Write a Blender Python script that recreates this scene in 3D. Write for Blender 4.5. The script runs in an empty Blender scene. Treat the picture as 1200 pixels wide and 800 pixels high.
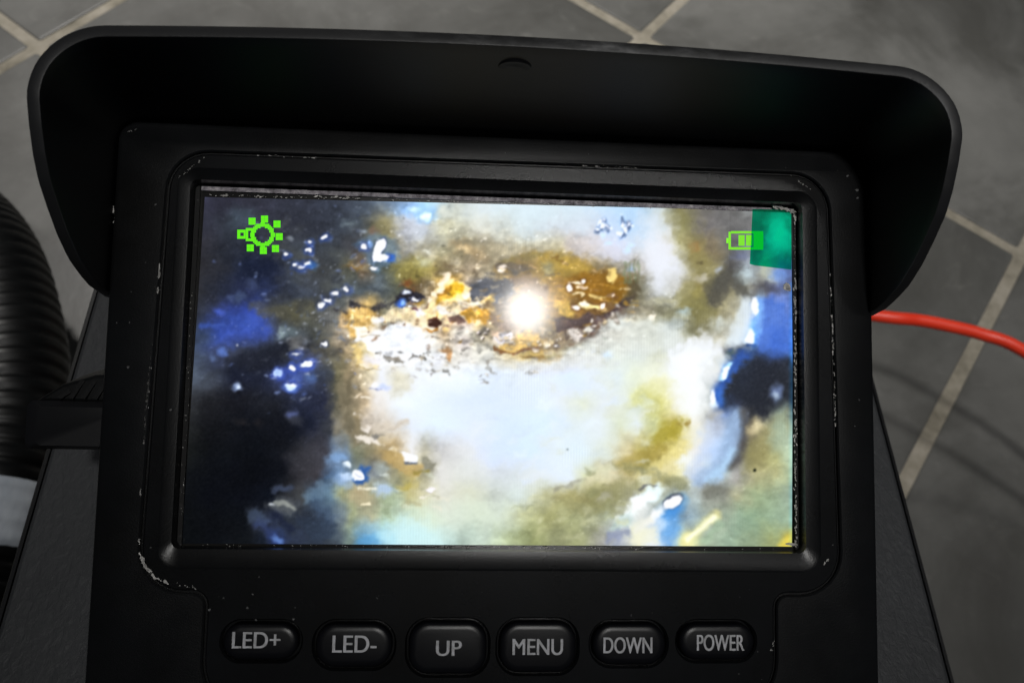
import bpy, bmesh, math, random
import numpy as np
from mathutils import Matrix, Vector
from mathutils.geometry import tessellate_polygon

random.seed(11)
rng = np.random.default_rng(11)
S = 0.001                                   # everything below is measured in millimetres
scene = bpy.context.scene
C = scene.collection

# ------------------------------------------------------------------ camera
CAM = Vector((-9.2, -60.44, 397.9))
RCW = Matrix(((0.99587, -0.03336, -0.08438), (-0.01356, 0.86479, -0.50195), (0.08972, 0.50102, 0.86077)))
FPX = 950.0
cam_data = bpy.data.cameras.new("camera")
cam = bpy.data.objects.new("camera", cam_data)
C.objects.link(cam)
cam.matrix_world = Matrix.Translation(CAM * S) @ RCW.to_4x4()
cam_data.sensor_width = 36.0
cam_data.lens = FPX / 1200.0 * 36.0
cam_data.clip_start = 0.005
cam_data.clip_end = 100.0
cam_data.dof.use_dof = True
cam_data.dof.focus_distance = 0.130
cam_data.dof.aperture_fstop = 34.0
scene.camera = cam

# ------------------------------------------------------------------ world, lamps, exposure
world = bpy.data.worlds.new("World")
scene.world = world
world.use_nodes = True
bg = world.node_tree.nodes["Background"]
bg.inputs["Color"].default_value = (0.75, 0.85, 1.0, 1)
bg.inputs["Strength"].default_value = 0.030


def lamp(name, loc, target, power, size, shape, color, spread=180):
    d = bpy.data.lights.new(name, "AREA")
    d.shape = shape
    d.size = size
    d.energy = power
    d.spread = math.radians(spread)
    d.color = color
    o = bpy.data.objects.new(name, d)
    C.objects.link(o)
    o.location = Vector(loc) * S
    v = (Vector(target) - Vector(loc)).normalized()
    o.rotation_euler = v.to_track_quat("-Z", "Y").to_euler()
    return o


lamp("ceiling_or_fill_lamp", (150, -612, 2185), (200, 560, 0), 1.15, 0.115, "DISK", (1.0, 0.985, 0.955), 44)
lamp("ceiling_or_fill_lamp", (640, -110, 2185), (255, 470, 0), 0.55, 0.15, "DISK", (1.0, 0.985, 0.955), 29)
lamp("ceiling_or_fill_lamp", (-700, 1300, 2185), (-250, 620, 0), 1.9, 0.15, "DISK", (1.0, 0.97, 0.93), 34)  # added fill beam to brighten the far-left floor, no known lamp there

scene.view_settings.view_transform = "Standard"
scene.view_settings.look = "None"
scene.view_settings.gamma = 1.0
scene.view_settings.exposure = 0.0
scene.view_settings.use_curve_mapping = False
scene.render.engine = "CYCLES"
scene.cycles.max_bounces = 8
scene.cycles.use_denoising = True

# ------------------------------------------------------------------ geometry helpers
RM = Matrix(((0.99987, -0.00687, -0.01449), (0.0, 0.90368, -0.42821), (0.01603, 0.42815, 0.90357)))
MON = Vector((0, 0, 284.76))
RMT = RM.transposed()


def face_pt(px, py, z=3.5):
    """point of the monitor's own frame (mm) on the plane z that a photo pixel shows"""
    d = RMT @ (RCW @ Vector((px - 600, 400 - py, -FPX)))
    o = RMT @ (CAM - MON)
    k = (z - o.z) / d.z
    return (o.x + d.x * k, o.y + d.y * k)


def floor_pt(px, py, z=0.0):
    d = RCW @ Vector((px - 600, 400 - py, -FPX))
    return CAM + d * ((z - CAM.z) / d.z)


def new_obj(name, me, mats, parent=None, label=None):
    o = bpy.data.objects.new(name, me)
    C.objects.link(o)
    for m in (mats if isinstance(mats, (list, tuple)) else [mats]):
        if me.materials.find(m.name) < 0:
            me.materials.append(m)
    if parent:
        o.parent = parent
    if label:
        o["label"] = label
    return o


def from_bm(name, bm, mats, parent=None, label=None, smooth=None):
    bmesh.ops.recalc_face_normals(bm, faces=bm.faces)
    for v in bm.verts:
        v.co *= S
    me = bpy.data.meshes.new(name)
    bm.to_mesh(me)
    bm.free()
    if smooth is not None:
        me.polygons.foreach_set("use_smooth", [True] * len(me.polygons))
        me.set_sharp_from_angle(angle=math.radians(smooth))
    return new_obj(name, me, mats, parent, label)


def bevel(o, w, seg=2, ang=35):
    m = o.modifiers.new("bevel", "BEVEL")
    m.width = w * S
    m.segments = seg
    m.limit_method = "ANGLE"
    m.angle_limit = math.radians(ang)
    m.harden_normals = False
    return m


def thing(name, label, cat, loc=(0, 0, 0), rot=None, group=None):
    o = bpy.data.objects.new(name, None)
    C.objects.link(o)
    mw = Matrix.Translation(Vector(loc) * S)
    if rot is not None:
        mw = mw @ rot.to_4x4()
    o.matrix_world = mw
    o.empty_display_size = 0.01
    o["label"] = label
    o["category"] = cat
    if group:
        o["group"] = group
    return o


def rrect(x0, x1, y0, y1, r, n=8):
    rs = r if isinstance(r, (list, tuple)) else [r] * 4      # br, tr, tl, bl
    pts = []
    for (cx, cy, a0), rr in zip(((x1, y0, -90), (x1, y1, 0), (x0, y1, 90), (x0, y0, 180)), rs):
        sx = -1 if cx == x1 else 1
        sy = -1 if cy == y1 else 1
        ox, oy = cx + sx * rr, cy + sy * rr
        for k in range(n + 1):
            a = math.radians(a0 + 90 * k / n)
            pts.append((ox + rr * math.cos(a), oy + rr * math.sin(a)))
    return pts


def offset_loop(pts, d):
    """offset a CCW loop outward by d"""
    n = len(pts)
    out = []
    for i in range(n):
        p0, p1, p2 = Vector(pts[i - 1]), Vector(pts[i]), Vector(pts[(i + 1) % n])
        e1, e2 = (p1 - p0), (p2 - p1)
        if e1.length < 1e-6:
            e1 = e2
        if e2.length < 1e-6:
            e2 = e1
        n1 = Vector((e1.y, -e1.x)).normalized()
        n2 = Vector((e2.y, -e2.x)).normalized()
        m = (n1 + n2)
        m = m.normalized() if m.length > 1e-6 else n1
        c = max(0.4, m.dot(n1))
        q = p1 + m * (d / c)
        out.append((q.x, q.y))
    return out


def loop_verts(bm, pts, z):
    return [bm.verts.new((p[0], p[1], z)) for p in pts]


def bridge(bm, a, b):
    n = len(a)
    for i in range(n):
        j = (i + 1) % n
        try:
            bm.faces.new((a[i], a[j], b[j], b[i]))
        except ValueError:
            pass


def fill(bm, loops):
    """flat face with holes from vert loops (first is the outline)"""
    flat = [v for l in loops for v in l]
    tris = tessellate_polygon([[v.co.copy() for v in l] for l in loops])
    for t in tris:
        try:
            bm.faces.new([flat[i] for i in t])
        except ValueError:
            pass


def add_box(bm, x0, x1, y0, y1, z0, z1):
    vs = [bm.verts.new(p) for p in ((x0, y0, z0), (x1, y0, z0), (x1, y1, z0), (x0, y1, z0),
                                    (x0, y0, z1), (x1, y0, z1), (x1, y1, z1), (x0, y1, z1))]
    for f in ((0, 3, 2, 1), (4, 5, 6, 7), (0, 1, 5, 4), (1, 2, 6, 5), (2, 3, 7, 6), (3, 0, 4, 7)):
        bm.faces.new([vs[i] for i in f])


def catmull(pts, n=10):
    P = [Vector(p) for p in pts]
    P = [P[0] * 2 - P[1]] + P + [P[-1] * 2 - P[-2]]
    out = []
    for i in range(1, len(P) - 2):
        for k in range(n):
            t = k / n
            a, b, c, d = P[i - 1], P[i], P[i + 1], P[i + 2]
            out.append(0.5 * ((2 * b) + (c - a) * t + (2 * a - 5 * b + 4 * c - d) * t * t + (3 * b - a - 3 * c + d) * t ** 3))
    out.append(P[-2])
    return out


def tube(bm, path, radius, seg=16, caps=True):
    """radius: number or function of index"""
    rings = []
    ref = Vector((0, 0, 1))
    n = len(path)
    for i, p in enumerate(path):
        t = (path[min(i + 1, n - 1)] - path[max(i - 1, 0)]).normalized()
        s = t.cross(ref)
        if s.length < 1e-4:
            s = t.cross(Vector((1, 0, 0)))
        s.normalize()
        u = s.cross(t).normalized()
        r = radius(i) if callable(radius) else radius
        rings.append([bm.verts.new(p + (s * math.cos(a) + u * math.sin(a)) * r)
                      for a in (2 * math.pi * k / seg for k in range(seg))])
    for a, b in zip(rings, rings[1:]):
        bridge(bm, a, b)
    if caps:
        bm.faces.new(rings[0][::-1])
        bm.faces.new(rings[-1])
    return rings


# ------------------------------------------------------------------ materials
def material(name, color, rough=0.5, spec=0.5):
    m = bpy.data.materials.new(name)
    m.use_nodes = True
    b = m.node_tree.nodes["Principled BSDF"]
    b.inputs["Base Color"].default_value = (*color, 1)
    b.inputs["Roughness"].default_value = rough
    b.inputs["Specular IOR Level"].default_value = spec
    return m, m.node_tree, b


def node(nt, kind, **kw):
    n = nt.nodes.new(kind)
    for k, v in kw.items():
        if k in n.inputs:
            n.inputs[k].default_value = v
        else:
            setattr(n, k, v)
    return n


def noise(nt, scale, detail=4.0, rough=0.55, coord="Object", stretch=None, distort=0.0):
    tc = nt.nodes.new("ShaderNodeTexCoord")
    src = tc.outputs[coord]
    if stretch:
        mp = nt.nodes.new("ShaderNodeMapping")
        mp.inputs["Scale"].default_value = stretch
        nt.links.new(src, mp.inputs["Vector"])
        src = mp.outputs["Vector"]
    n = nt.nodes.new("ShaderNodeTexNoise")
    n.inputs["Scale"].default_value = scale
    n.inputs["Detail"].default_value = detail
    n.inputs["Roughness"].default_value = rough
    n.inputs["Distortion"].default_value = distort
    nt.links.new(src, n.inputs["Vector"])
    return n.outputs["Fac"]


def ramp(nt, fac, stops):
    r = nt.nodes.new("ShaderNodeValToRGB")
    el = r.color_ramp.elements
    while len(el) < len(stops):
        el.new(0.5)
    for e, (p, c) in zip(el, stops):
        e.position = p
        e.color = (*c, 1) if len(c) == 3 else c
    nt.links.new(fac, r.inputs["Fac"])
    return r.outputs["Color"]


def bump(nt, b, h, strength, dist):
    n = nt.nodes.new("ShaderNodeBump")
    n.inputs["Strength"].default_value = strength
    n.inputs["Distance"].default_value = dist * S
    nt.links.new(h, n.inputs["Height"])
    nt.links.new(n.outputs["Normal"], b.inputs["Normal"])


def grey(v, tint=(1, 1, 1)):
    return (v * tint[0], v * tint[1], v * tint[2])


# black moulded plastic of the monitor: fine grain, a little dust
PLASTIC, nt, b = material("black_plastic", (0.010, 0.0105, 0.012), 0.5, 0.25)
bump(nt, b, noise(nt, 4200, 2.0), 0.35, 0.06)
nt.links.new(ramp(nt, noise(nt, 45, 5, 0.65), [(0.30, grey(0.004)), (0.75, grey(0.008, (0.90, 1.0, 1.16)))]), b.inputs["Base Color"])
nt.links.new(ramp(nt, noise(nt, 130, 4), [(0.3, grey(0.32)), (0.75, grey(0.42))]), b.inputs["Roughness"])

PANEL, nt, b = material("panel_plastic", (0.013, 0.0135, 0.015), 0.27, 0.22)
bump(nt, b, noise(nt, 4600, 2.0), 0.30, 0.05)
nt.links.new(ramp(nt, noise(nt, 60, 5, 0.65), [(0.30, grey(0.004)), (0.75, grey(0.009, (0.92, 1.0, 1.16)))]), b.inputs["Base Color"])

HOOD, nt, b = material("hood_plastic", (0.0025, 0.0025, 0.0035), 0.50, 0.20)
bump(nt, b, noise(nt, 3800, 2.0), 0.25, 0.05)
RIM, nt, b = material("hood_rim_plastic", (0.02, 0.02, 0.021), 0.42, 0.5)
worn = ramp(nt, noise(nt, 260, 6, 0.72, stretch=(0.35, 1, 1)), [(0.46, grey(0.014)), (0.58, grey(0.05)), (0.76, grey(0.22))])
tc = nt.nodes.new("ShaderNodeTexCoord")
sep = nt.nodes.new("ShaderNodeSeparateXYZ")
nt.links.new(tc.outputs["Object"], sep.inputs[0])
mr = node(nt, "ShaderNodeMapRange")
mr.inputs["From Min"].default_value = -0.06
mr.inputs["From Max"].default_value = 0.06
nt.links.new(sep.outputs["X"], mr.inputs["Value"])
where = ramp(nt, mr.outputs["Result"], [(0.28, grey(0.0)), (0.42, grey(0.9)), (0.70, grey(1.0)), (0.86, grey(0.1))])
mxr = node(nt, "ShaderNodeMix", data_type="RGBA")   # the rim is rubbed grey along its middle
nt.links.new(where, mxr.inputs[0])
mxr.inputs[6].default_value = (0.016, 0.016, 0.017, 1)
nt.links.new(worn, mxr.inputs[7])
nt.links.new(mxr.outputs[2], b.inputs["Base Color"])
bump(nt, b, noise(nt, 900, 4), 0.25, 0.08)

GLOSS, nt, b = material("button_rubber", (0.004, 0.004, 0.0055), 0.33, 0.32)
bump(nt, b, noise(nt, 2500, 2.0), 0.12, 0.04)
PRINT, nt, b = material("button_print", (0.20, 0.20, 0.215), 0.6, 0.3)
nt.links.new(ramp(nt, noise(nt, 900, 4, 0.7), [(0.30, grey(0.40)), (0.6, grey(0.66, (1, 1, 1.05)))]), b.inputs["Base Color"])

DIRT, nt, b = material("pale_scuff", (0.7, 0.69, 0.66), 0.85, 0.2)
nt.links.new(ramp(nt, noise(nt, 700, 3), [(0.3, (0.38, 0.37, 0.35)), (0.7, (0.85, 0.83, 0.79))]), b.inputs["Base Color"])
DUST, nt, b = material("grey_dust", (0.13, 0.13, 0.125), 0.9, 0.1)
nt.links.new(ramp(nt, noise(nt, 500, 3), [(0.3, grey(0.06)), (0.7, grey(0.2))]), b.inputs["Base Color"])

GASKET, nt, b = material("foam_gasket", (0.03, 0.03, 0.033), 0.9, 0.2)
g = ramp(nt, noise(nt, 900, 6, 0.75), [(0.34, grey(0.10)), (0.50, (0.36, 0.33, 0.37)), (0.70, (0.80, 0.77, 0.78))])
nt.links.new(g, b.inputs["Base Color"])
bump(nt, b, noise(nt, 1500, 4), 0.9, 0.2)
GASKET_DARK, nt, b = material("worn_edge", (0.008, 0.008, 0.008), 0.6, 0.3)
g = ramp(nt, noise(nt, 800, 6, 0.75), [(0.56, grey(0.006)), (0.64, grey(0.03)), (0.76, (0.30, 0.29, 0.28))])
nt.links.new(g, b.inputs["Base Color"])
BORDER, nt, b = material("screen_border", (0.008, 0.009, 0.010), 0.22, 0.5)
nt.links.new(ramp(nt, noise(nt, 90, 4), [(0.3, grey(0.006)), (0.8, (0.017, 0.016, 0.014))]), b.inputs["Base Color"])

CASE, nt, b = material("case_leatherette", (0.035, 0.036, 0.038), 0.55, 0.4)
bump(nt, b, noise(nt, 760, 5, 0.62, stretch=(1.0, 0.6, 1.0), distort=0.5), 0.8, 0.42)
nt.links.new(ramp(nt, noise(nt, 30, 5, 0.6), [(0.3, grey(0.042, (0.96, 1, 1.06))), (0.75, grey(0.066, (0.96, 1, 1.07)))]), b.inputs["Base Color"])
CASE_EDGE, nt, b = material("case_edge_plastic", (0.008, 0.008, 0.009), 0.4, 0.4)
bump(nt, b, noise(nt, 1500, 3), 0.2, 0.05)

HOSE, nt, b = material("hose_plastic", (0.005, 0.005, 0.005), 0.40, 0.36)
nt.links.new(ramp(nt, noise(nt, 60, 4), [(0.3, grey(0.002)), (0.8, grey(0.005, (0.95, 1.05, 1.05)))]), b.inputs["Base Color"])
CUFF, nt, b = material("pale_tape", (0.30, 0.33, 0.36), 0.6, 0.3)
nt.links.new(ramp(nt, noise(nt, 55, 5, 0.6, stretch=(1, 0.3, 1)), [(0.32, (0.30, 0.34, 0.40)), (0.68, (0.70, 0.74, 0.78))]), b.inputs["Base Color"])
bump(nt, b, noise(nt, 160, 3), 0.5, 0.6)

RED, nt, b = material("red_cable_jacket", (0.72, 0.030, 0.018), 0.38, 0.45)
nt.links.new(ramp(nt, noise(nt, 80, 3), [(0.3, (0.90, 0.045, 0.016)), (0.7, (0.97, 0.065, 0.026))]), b.inputs["Base Color"])

TILE, nt, b = material("grey_floor_tile", (0.2, 0.2, 0.19), 0.42, 0.4)
n1 = noise(nt, 5.0, 8, 0.6, "Object", distort=0.4)
n2 = noise(nt, 40, 6, 0.65, "Object")
mix = nt.nodes.new("ShaderNodeMath")
mix.operation = "MULTIPLY_ADD"
nt.links.new(n2, mix.inputs[0])
mix.inputs[1].default_value = 0.35
nt.links.new(n1, mix.inputs[2])
nt.links.new(ramp(nt, mix.outputs[0], [(0.40, (0.066, 0.0655, 0.062)), (0.62, (0.106, 0.105, 0.098)), (0.86, (0.152, 0.150, 0.141))]), b.inputs["Base Color"])
base_link = b.inputs["Base Color"].links[0].from_socket
oi = nt.nodes.new("ShaderNodeObjectInfo")
mr = node(nt, "ShaderNodeMapRange")
mr.inputs["To Min"].default_value = 0.84
mr.inputs["To Max"].default_value = 1.14
nt.links.new(oi.outputs["Random"], mr.inputs["Value"])
mul = node(nt, "ShaderNodeMix", data_type="RGBA", blend_type="MULTIPLY")
mul.inputs[0].default_value = 1.0
nt.links.new(base_link, mul.inputs[6])
cmb = nt.nodes.new("ShaderNodeCombineColor")
for k_ in ("Red", "Green", "Blue"):
    nt.links.new(mr.outputs["Result"], cmb.inputs[k_])
nt.links.new(cmb.outputs[0], mul.inputs[7])
scuff = ramp(nt, noise(nt, 34, 8, 0.76, distort=1.4), [(0.55, grey(0.0)), (0.74, grey(0.6))])
dirt = ramp(nt, noise(nt, 7, 6, 0.65, distort=0.8), [(0.38, grey(0.7)), (0.54, grey(0.0))])
mx1 = node(nt, "ShaderNodeMix", data_type="RGBA")
nt.links.new(scuff, mx1.inputs[0])
nt.links.new(mul.outputs[2], mx1.inputs[6])
mx1.inputs[7].default_value = (0.19, 0.187, 0.172, 1)
mx2 = node(nt, "ShaderNodeMix", data_type="RGBA")
nt.links.new(dirt, mx2.inputs[0])
nt.links.new(mx1.outputs[2], mx2.inputs[6])
mx2.inputs[7].default_value = (0.062, 0.060, 0.054, 1)
nt.links.new(mx2.outputs[2], b.inputs["Base Color"])
nt.links.new(ramp(nt, noise(nt, 9, 5), [(0.3, grey(0.30)), (0.7, grey(0.55))]), b.inputs["Roughness"])
bump(nt, b, n2, 0.25, 0.9)
GROUT, nt, b = material("beige_grout", (0.36, 0.33, 0.27), 0.85, 0.2)
nt.links.new(ramp(nt, noise(nt, 26, 8, 0.75), [(0.32, (0.13, 0.118, 0.09)), (0.50, (0.27, 0.245, 0.195)), (0.70, (0.40, 0.365, 0.31))]), b.inputs["Base Color"])
bump(nt, b, noise(nt, 300, 4), 0.6, 0.5)

# ------------------------------------------------------------------ floor with its tiles
bm = bmesh.new()
R0 = 2300
vs = [bm.verts.new(p) for p in ((-R0, -R0, -1.1), (R0, -R0, -1.1), (R0, R0, -1.1), (-R0, R0, -1.1))]
bm.faces.new(vs)
floor = from_bm("floor", bm, GROUT)
floor["kind"] = "structure"
floor["label"] = "grey square tiled floor with beige grout"
P10, P01, P1M = floor_pt(753, 43), floor_pt(44, 54), floor_pt(1198, 298)   # three joint crossings the photo shows
V = P10 - P1M
U = V + P10 - P01
P0 = P10 - U
print("tile axes", U.length, V.length, math.degrees(U.angle(V)))
bm = bmesh.new()
hs = 150 - 3.9
lo = rrect(-hs, hs, -hs, hs, 2.5, 3)
a = loop_verts(bm, lo, -4)
b1 = loop_verts(bm, lo, -1.2)
b2 = loop_verts(bm, offset_loop(lo, -0.5), -0.35)
c = loop_verts(bm, offset_loop(lo, -1.6), 0.0)
bridge(bm, a, b1)
bridge(bm, b1, b2)
bridge(bm, b2, c)
bm.faces.new(c)
un, vn = U.normalized(), V.normalized()
for v_ in bm.verts:
    v_.co = un * v_.co.x * (U.length / 300) + vn * v_.co.y * (V.length / 300) + Vector((0, 0, v_.co.z))
tile0 = from_bm("floor_tile", bm, TILE, floor)
k = 0
for iu in range(-3, 5):
    for iv in range(-4, 5):
        ctr = P0 + U * (iu + 0.5) + V * (iv + 0.5)
        t = tile0 if k == 0 else tile0.copy()
        if k:
            C.objects.link(t)
            t.parent = floor
        t.location = Vector((ctr.x, ctr.y, random.uniform(-0.25, 0.15))) * S
        t.rotation_euler = (random.uniform(-.001, .001), random.uniform(-.001, .001), random.choice((0, 1)) * math.pi)
        k += 1

# ------------------------------------------------------------------ hard case under the monitor
CX0, CX1, CY0, CY1, CZ = -89.5, 93.0, -150.0, 84.0, 236.0
case = thing("carrying_case", "black leather-grained hard case standing on the tiles under the monitor", "case", (0, 0, 0))
bm = bmesh.new()
lo = rrect(CX0 + 1, CX1 - 1, CY0 + 1, CY1 - 1, 4, 4)
a = loop_verts(bm, lo, 0.5)
b_ = loop_verts(bm, lo, 196)
bridge(bm, a, b_)
bm.faces.new(a[::-1])
bm.faces.new(b_)
from_bm("case_shell", bm, CASE, case)
bm = bmesh.new()
lo2 = rrect(CX0 + 1.3, CX1 - 1.3, CY0 + 1.3, CY1 - 1.3, 4, 4)
a = loop_verts(bm, lo2, 198)
b_ = loop_verts(bm, lo2, CZ - 0.5)
c = loop_verts(bm, offset_loop(lo2, -0.8), CZ)
bridge(bm, a, b_)
bridge(bm, b_, c)
fill(bm, [c])
from_bm("lid", bm, CASE, case)
bm = bmesh.new()                                   # thin black edging round the lid
lo3 = rrect(CX0, CX1, CY0, CY1, 5, 5)
for z0, z1 in ((196.2, CZ - 0.2),):
    o0 = loop_verts(bm, lo3, z0)
    o1 = loop_verts(bm, lo3, z1 - 0.7)
    o2 = loop_verts(bm, offset_loop(lo3, -0.45), z1)
    i1 = loop_verts(bm, offset_loop(lo3, -1.1), z1)
    i0 = loop_verts(bm, offset_loop(lo3, -1.1), z0)
    bridge(bm, o0, o1); bridge(bm, o1, o2); bridge(bm, o2, i1); bridge(bm, i1, i0); bridge(bm, i0, o0)
from_bm("edge_trim", bm, CASE_EDGE, case, smooth=40)
for x in (-50, 50):
    bm = bmesh.new()
    add_box(bm, x - 13, x + 13, CY0 - 4, CY0 - 0.2, 184, 212)
    o = from_bm("latch", bm, CASE_EDGE, case)
    bevel(o, 1.2)

# ------------------------------------------------------------------ the monitor
mon = thing("inspection_monitor", "black handheld-size inspection monitor with sun hood, lit screen and six buttons", "monitor", MON, RM)
ZF = 3.5                                            # front face, the screen glass is z = 0
OUT = rrect(-59.6, 59.6, -62, 37.0, [5, 4, 3, 5], 8)


def keyhole():
    """outline of the inset front panel: wide round the screen, narrower round the buttons (CCW)"""
    pts = []

    def arc(cx, cy, r, a0, a1, n=8):
        for k in range(n + 1):
            a = math.radians(a0 + (a1 - a0) * k / n)
            pts.append((cx + r * math.cos(a), cy + r * math.sin(a)))
    arc(35.4, -43.4, 7.6, -90, 0)                   # bottom right of the button bay
    arc(45.0, -35.6, 2.0, 180, 90, 5)               # concave fillet
    arc(47.0, -27.2, 6.4, -90, 0)
    arc(46.4, 26.8, 6.0, 0, 90)
    arc(-45.6, 26.4, 6.0, 90, 180)
    arc(-46.2, -27.2, 6.4, 180, 270)
    arc(-44.8, -35.6, 2.0, 90, 0, 5)
    arc(-35.2, -43.4, 7.6, 180, 270)
    return pts


KEY = keyhole()
G = 0.20                                            # half groove width
bm = bmesh.new()
o0 = loop_verts(bm, OUT, -26)
o1 = loop_verts(bm, OUT, ZF - 0.8)
o2 = loop_verts(bm, offset_loop(OUT, -0.3), ZF - 0.22)
o3 = loop_verts(bm, offset_loop(OUT, -0.9), ZF)
h3 = loop_verts(bm, offset_loop(KEY, G + 0.25), ZF)
h2 = loop_verts(bm, offset_loop(KEY, G), ZF - 0.18)
h1 = loop_verts(bm, offset_loop(KEY, G), ZF - 0.75)
bridge(bm, o0, o1); bridge(bm, o1, o2); bridge(bm, o2, o3)
fill(bm, [o3, h3])
bridge(bm, h3, h2); bridge(bm, h2, h1)
h0 = loop_verts(bm, offset_loop(KEY, -0.9), ZF - 0.75)
bridge(bm, h1, h0)                                  # groove floor
bm.faces.new(o0[::-1])
from_bm("casing", bm, PLASTIC, mon, smooth=35)

# buttons: centre x, centre y, half width, half height, text, text width
BUT = []
for (x0, y0, x1, y1, txt, tx0, ty0, tx1, ty1) in (
        (259, 731, 350, 774, "LED+", 271, 741, 328, 760), (368, 731, 460, 783, "LED-", 389, 745, 441, 765),
        (478, 729, 571, 791, "UP", 511, 751, 541, 769), (585, 729, 676, 789, "MENU", 601, 749, 660, 768),
        (695, 731, 781, 780, "DOWN", 708, 747, 765, 766), (797, 731, 885, 774, "POWER", 818, 744, 873, 763)):
    ax, ay = face_pt(x0, y1, 4.2)
    bx, by = face_pt(x1, y0, 4.2)
    lx, ly = face_pt(tx0, ty1, 4.5)
    rx, ry = face_pt(tx1, ty0, 4.5)
    BUT.append((ax, bx, ay, by, txt, (lx + rx) / 2, (ly + ry) / 2, rx - lx, ry - ly))


def pill(x0, x1, y0, y1, grow=0.0):
    r = min((y1 - y0) / 2 * 0.98, 2.9) + grow
    return rrect(x0 - grow, x1 + grow, y0 - grow, y1 + grow, r, 8)


bm = bmesh.new()
k0 = loop_verts(bm, offset_loop(KEY, -G), ZF - 0.7)
k1 = loop_verts(bm, offset_loop(KEY, -G), ZF - 0.25)
k2 = loop_verts(bm, offset_loop(KEY, -G - 0.25), ZF - 0.05)
BX0, BX1, BY0, BY1 = -50.2, 50.4, -30.3, 30.0       # outer edge of the slope down to the screen
SX0, SX1, SY0, SY1 = -48.5, 48.3, -27.5, 28.3       # screen opening
s0 = loop_verts(bm, rrect(BX0, BX1, BY0, BY1, 3.2, 8), ZF - 0.05)
s1 = loop_verts(bm, rrect(BX0 + 0.35, BX1 - 0.35, BY0 + 0.35, BY1 - 0.35, 3.0, 8), ZF - 0.25)
s2 = loop_verts(bm, rrect(SX0, SX1, SY0, SY1, 1.2, 8), 2.80)
s3 = loop_verts(bm, rrect(SX0, SX1, SY0, SY1, 1.2, 8), -0.8)
bridge(bm, k0, k1); bridge(bm, k1, k2)
holes = []
for (x0, x1, y0, y1, *_r) in BUT:
    p = pill(x0, x1, y0, y1, 0.6)
    e2 = loop_verts(bm, p, ZF - 0.05)
    e1 = loop_verts(bm, pill(x0, x1, y0, y1, 0.35), ZF - 0.45)
    e0 = loop_verts(bm, pill(x0, x1, y0, y1, 0.35), ZF - 1.35)
    bridge(bm, e2, e1); bridge(bm, e1, e0)
    bm.faces.new(e0)
    holes.append(e2)
fill(bm, [k2, s0] + holes)
bridge(bm, s0, s1); bridge(bm, s1, s2); bridge(bm, s2, s3)
from_bm("front_panel", bm, PANEL, mon, smooth=25)

for (x0, x1, y0, y1, txt, tx, ty, tw, th) in BUT:
    bm = bmesh.new()
    l0 = loop_verts(bm, pill(x0, x1, y0, y1, 0.0), ZF - 1.3)
    l1 = loop_verts(bm, pill(x0, x1, y0, y1, 0.0), ZF - 0.05)
    l2 = loop_verts(bm, pill(x0, x1, y0, y1, -0.18), ZF + 0.28)
    l3 = loop_verts(bm, pill(x0, x1, y0, y1, -0.55), ZF + 0.48)
    l4 = loop_verts(bm, pill(x0, x1, y0, y1, -1.15), ZF + 0.55)
    for p, q in ((l0, l1), (l1, l2), (l2, l3), (l3, l4)):
        bridge(bm, p, q)
    bm.faces.new(l4)
    btn = from_bm("button", bm, GLOSS, mon, "black oval button reading " + txt, smooth=60)
    cu = bpy.data.curves.new("lettering", "FONT")
    cu.body = txt
    cu.size = 1.0
    tmp = bpy.data.objects.new("lettering", cu)
    C.objects.link(tmp)
    bpy.context.view_layer.update()
    me = bpy.data.meshes.new_from_object(tmp.evaluated_get(bpy.context.evaluated_depsgraph_get()))
    bpy.data.objects.remove(tmp)
    n = len(me.vertices)
    co = np.empty(n * 3)
    me.vertices.foreach_get("co", co)
    co = co.reshape(-1, 3)
    mn, mx = co.min(0), co.max(0)
    cap = mx[1] - mn[1]
    co[:, 0] = ((co[:, 0] - (mn[0] + mx[0]) / 2) * tw / (mx[0] - mn[0]) + tx) * S
    co[:, 1] = ((co[:, 1] - (mn[1] + mx[1]) / 2) * th / cap + ty) * S
    co[:, 2] = (ZF + 0.59) * S
    me.vertices.foreach_set("co", co.ravel())
    me.materials.clear()
    bl = bmesh.new()                                # heavier strokes: three impressions slightly apart
    for k_, (dx_, dy_) in enumerate(((0, 0), (-0.05, 0.0), (0.05, 0.0))):
        n0 = len(bl.verts)
        bl.from_mesh(me)
        bl.verts.ensure_lookup_table()
        for v_ in bl.verts[n0:]:
            v_.co += Vector((dx_, dy_, 0.005 * k_)) * S
    bl.to_mesh(me)
    bl.free()
    new_obj("lettering", me, PRINT, btn)

# sun hood: a flared hoop, its front edge sweeping back along the cheeks
ZK = [(0.0, 10.1), (1.5, 10.15), (5, 10.65), (9, 12.0), (12.5, 13.6), (16, 16.2), (19, 19.2), (21.5, 22.0), (23.2, 25.0), (24.6, 28.5), (25.6, 32), (26.0, 36), (26.0, 60)]


def front_z(y):
    ys = [q[1] for q in ZK]
    zs = [q[0] for q in ZK]
    return float(np.interp(y, ys, zs))


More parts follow.
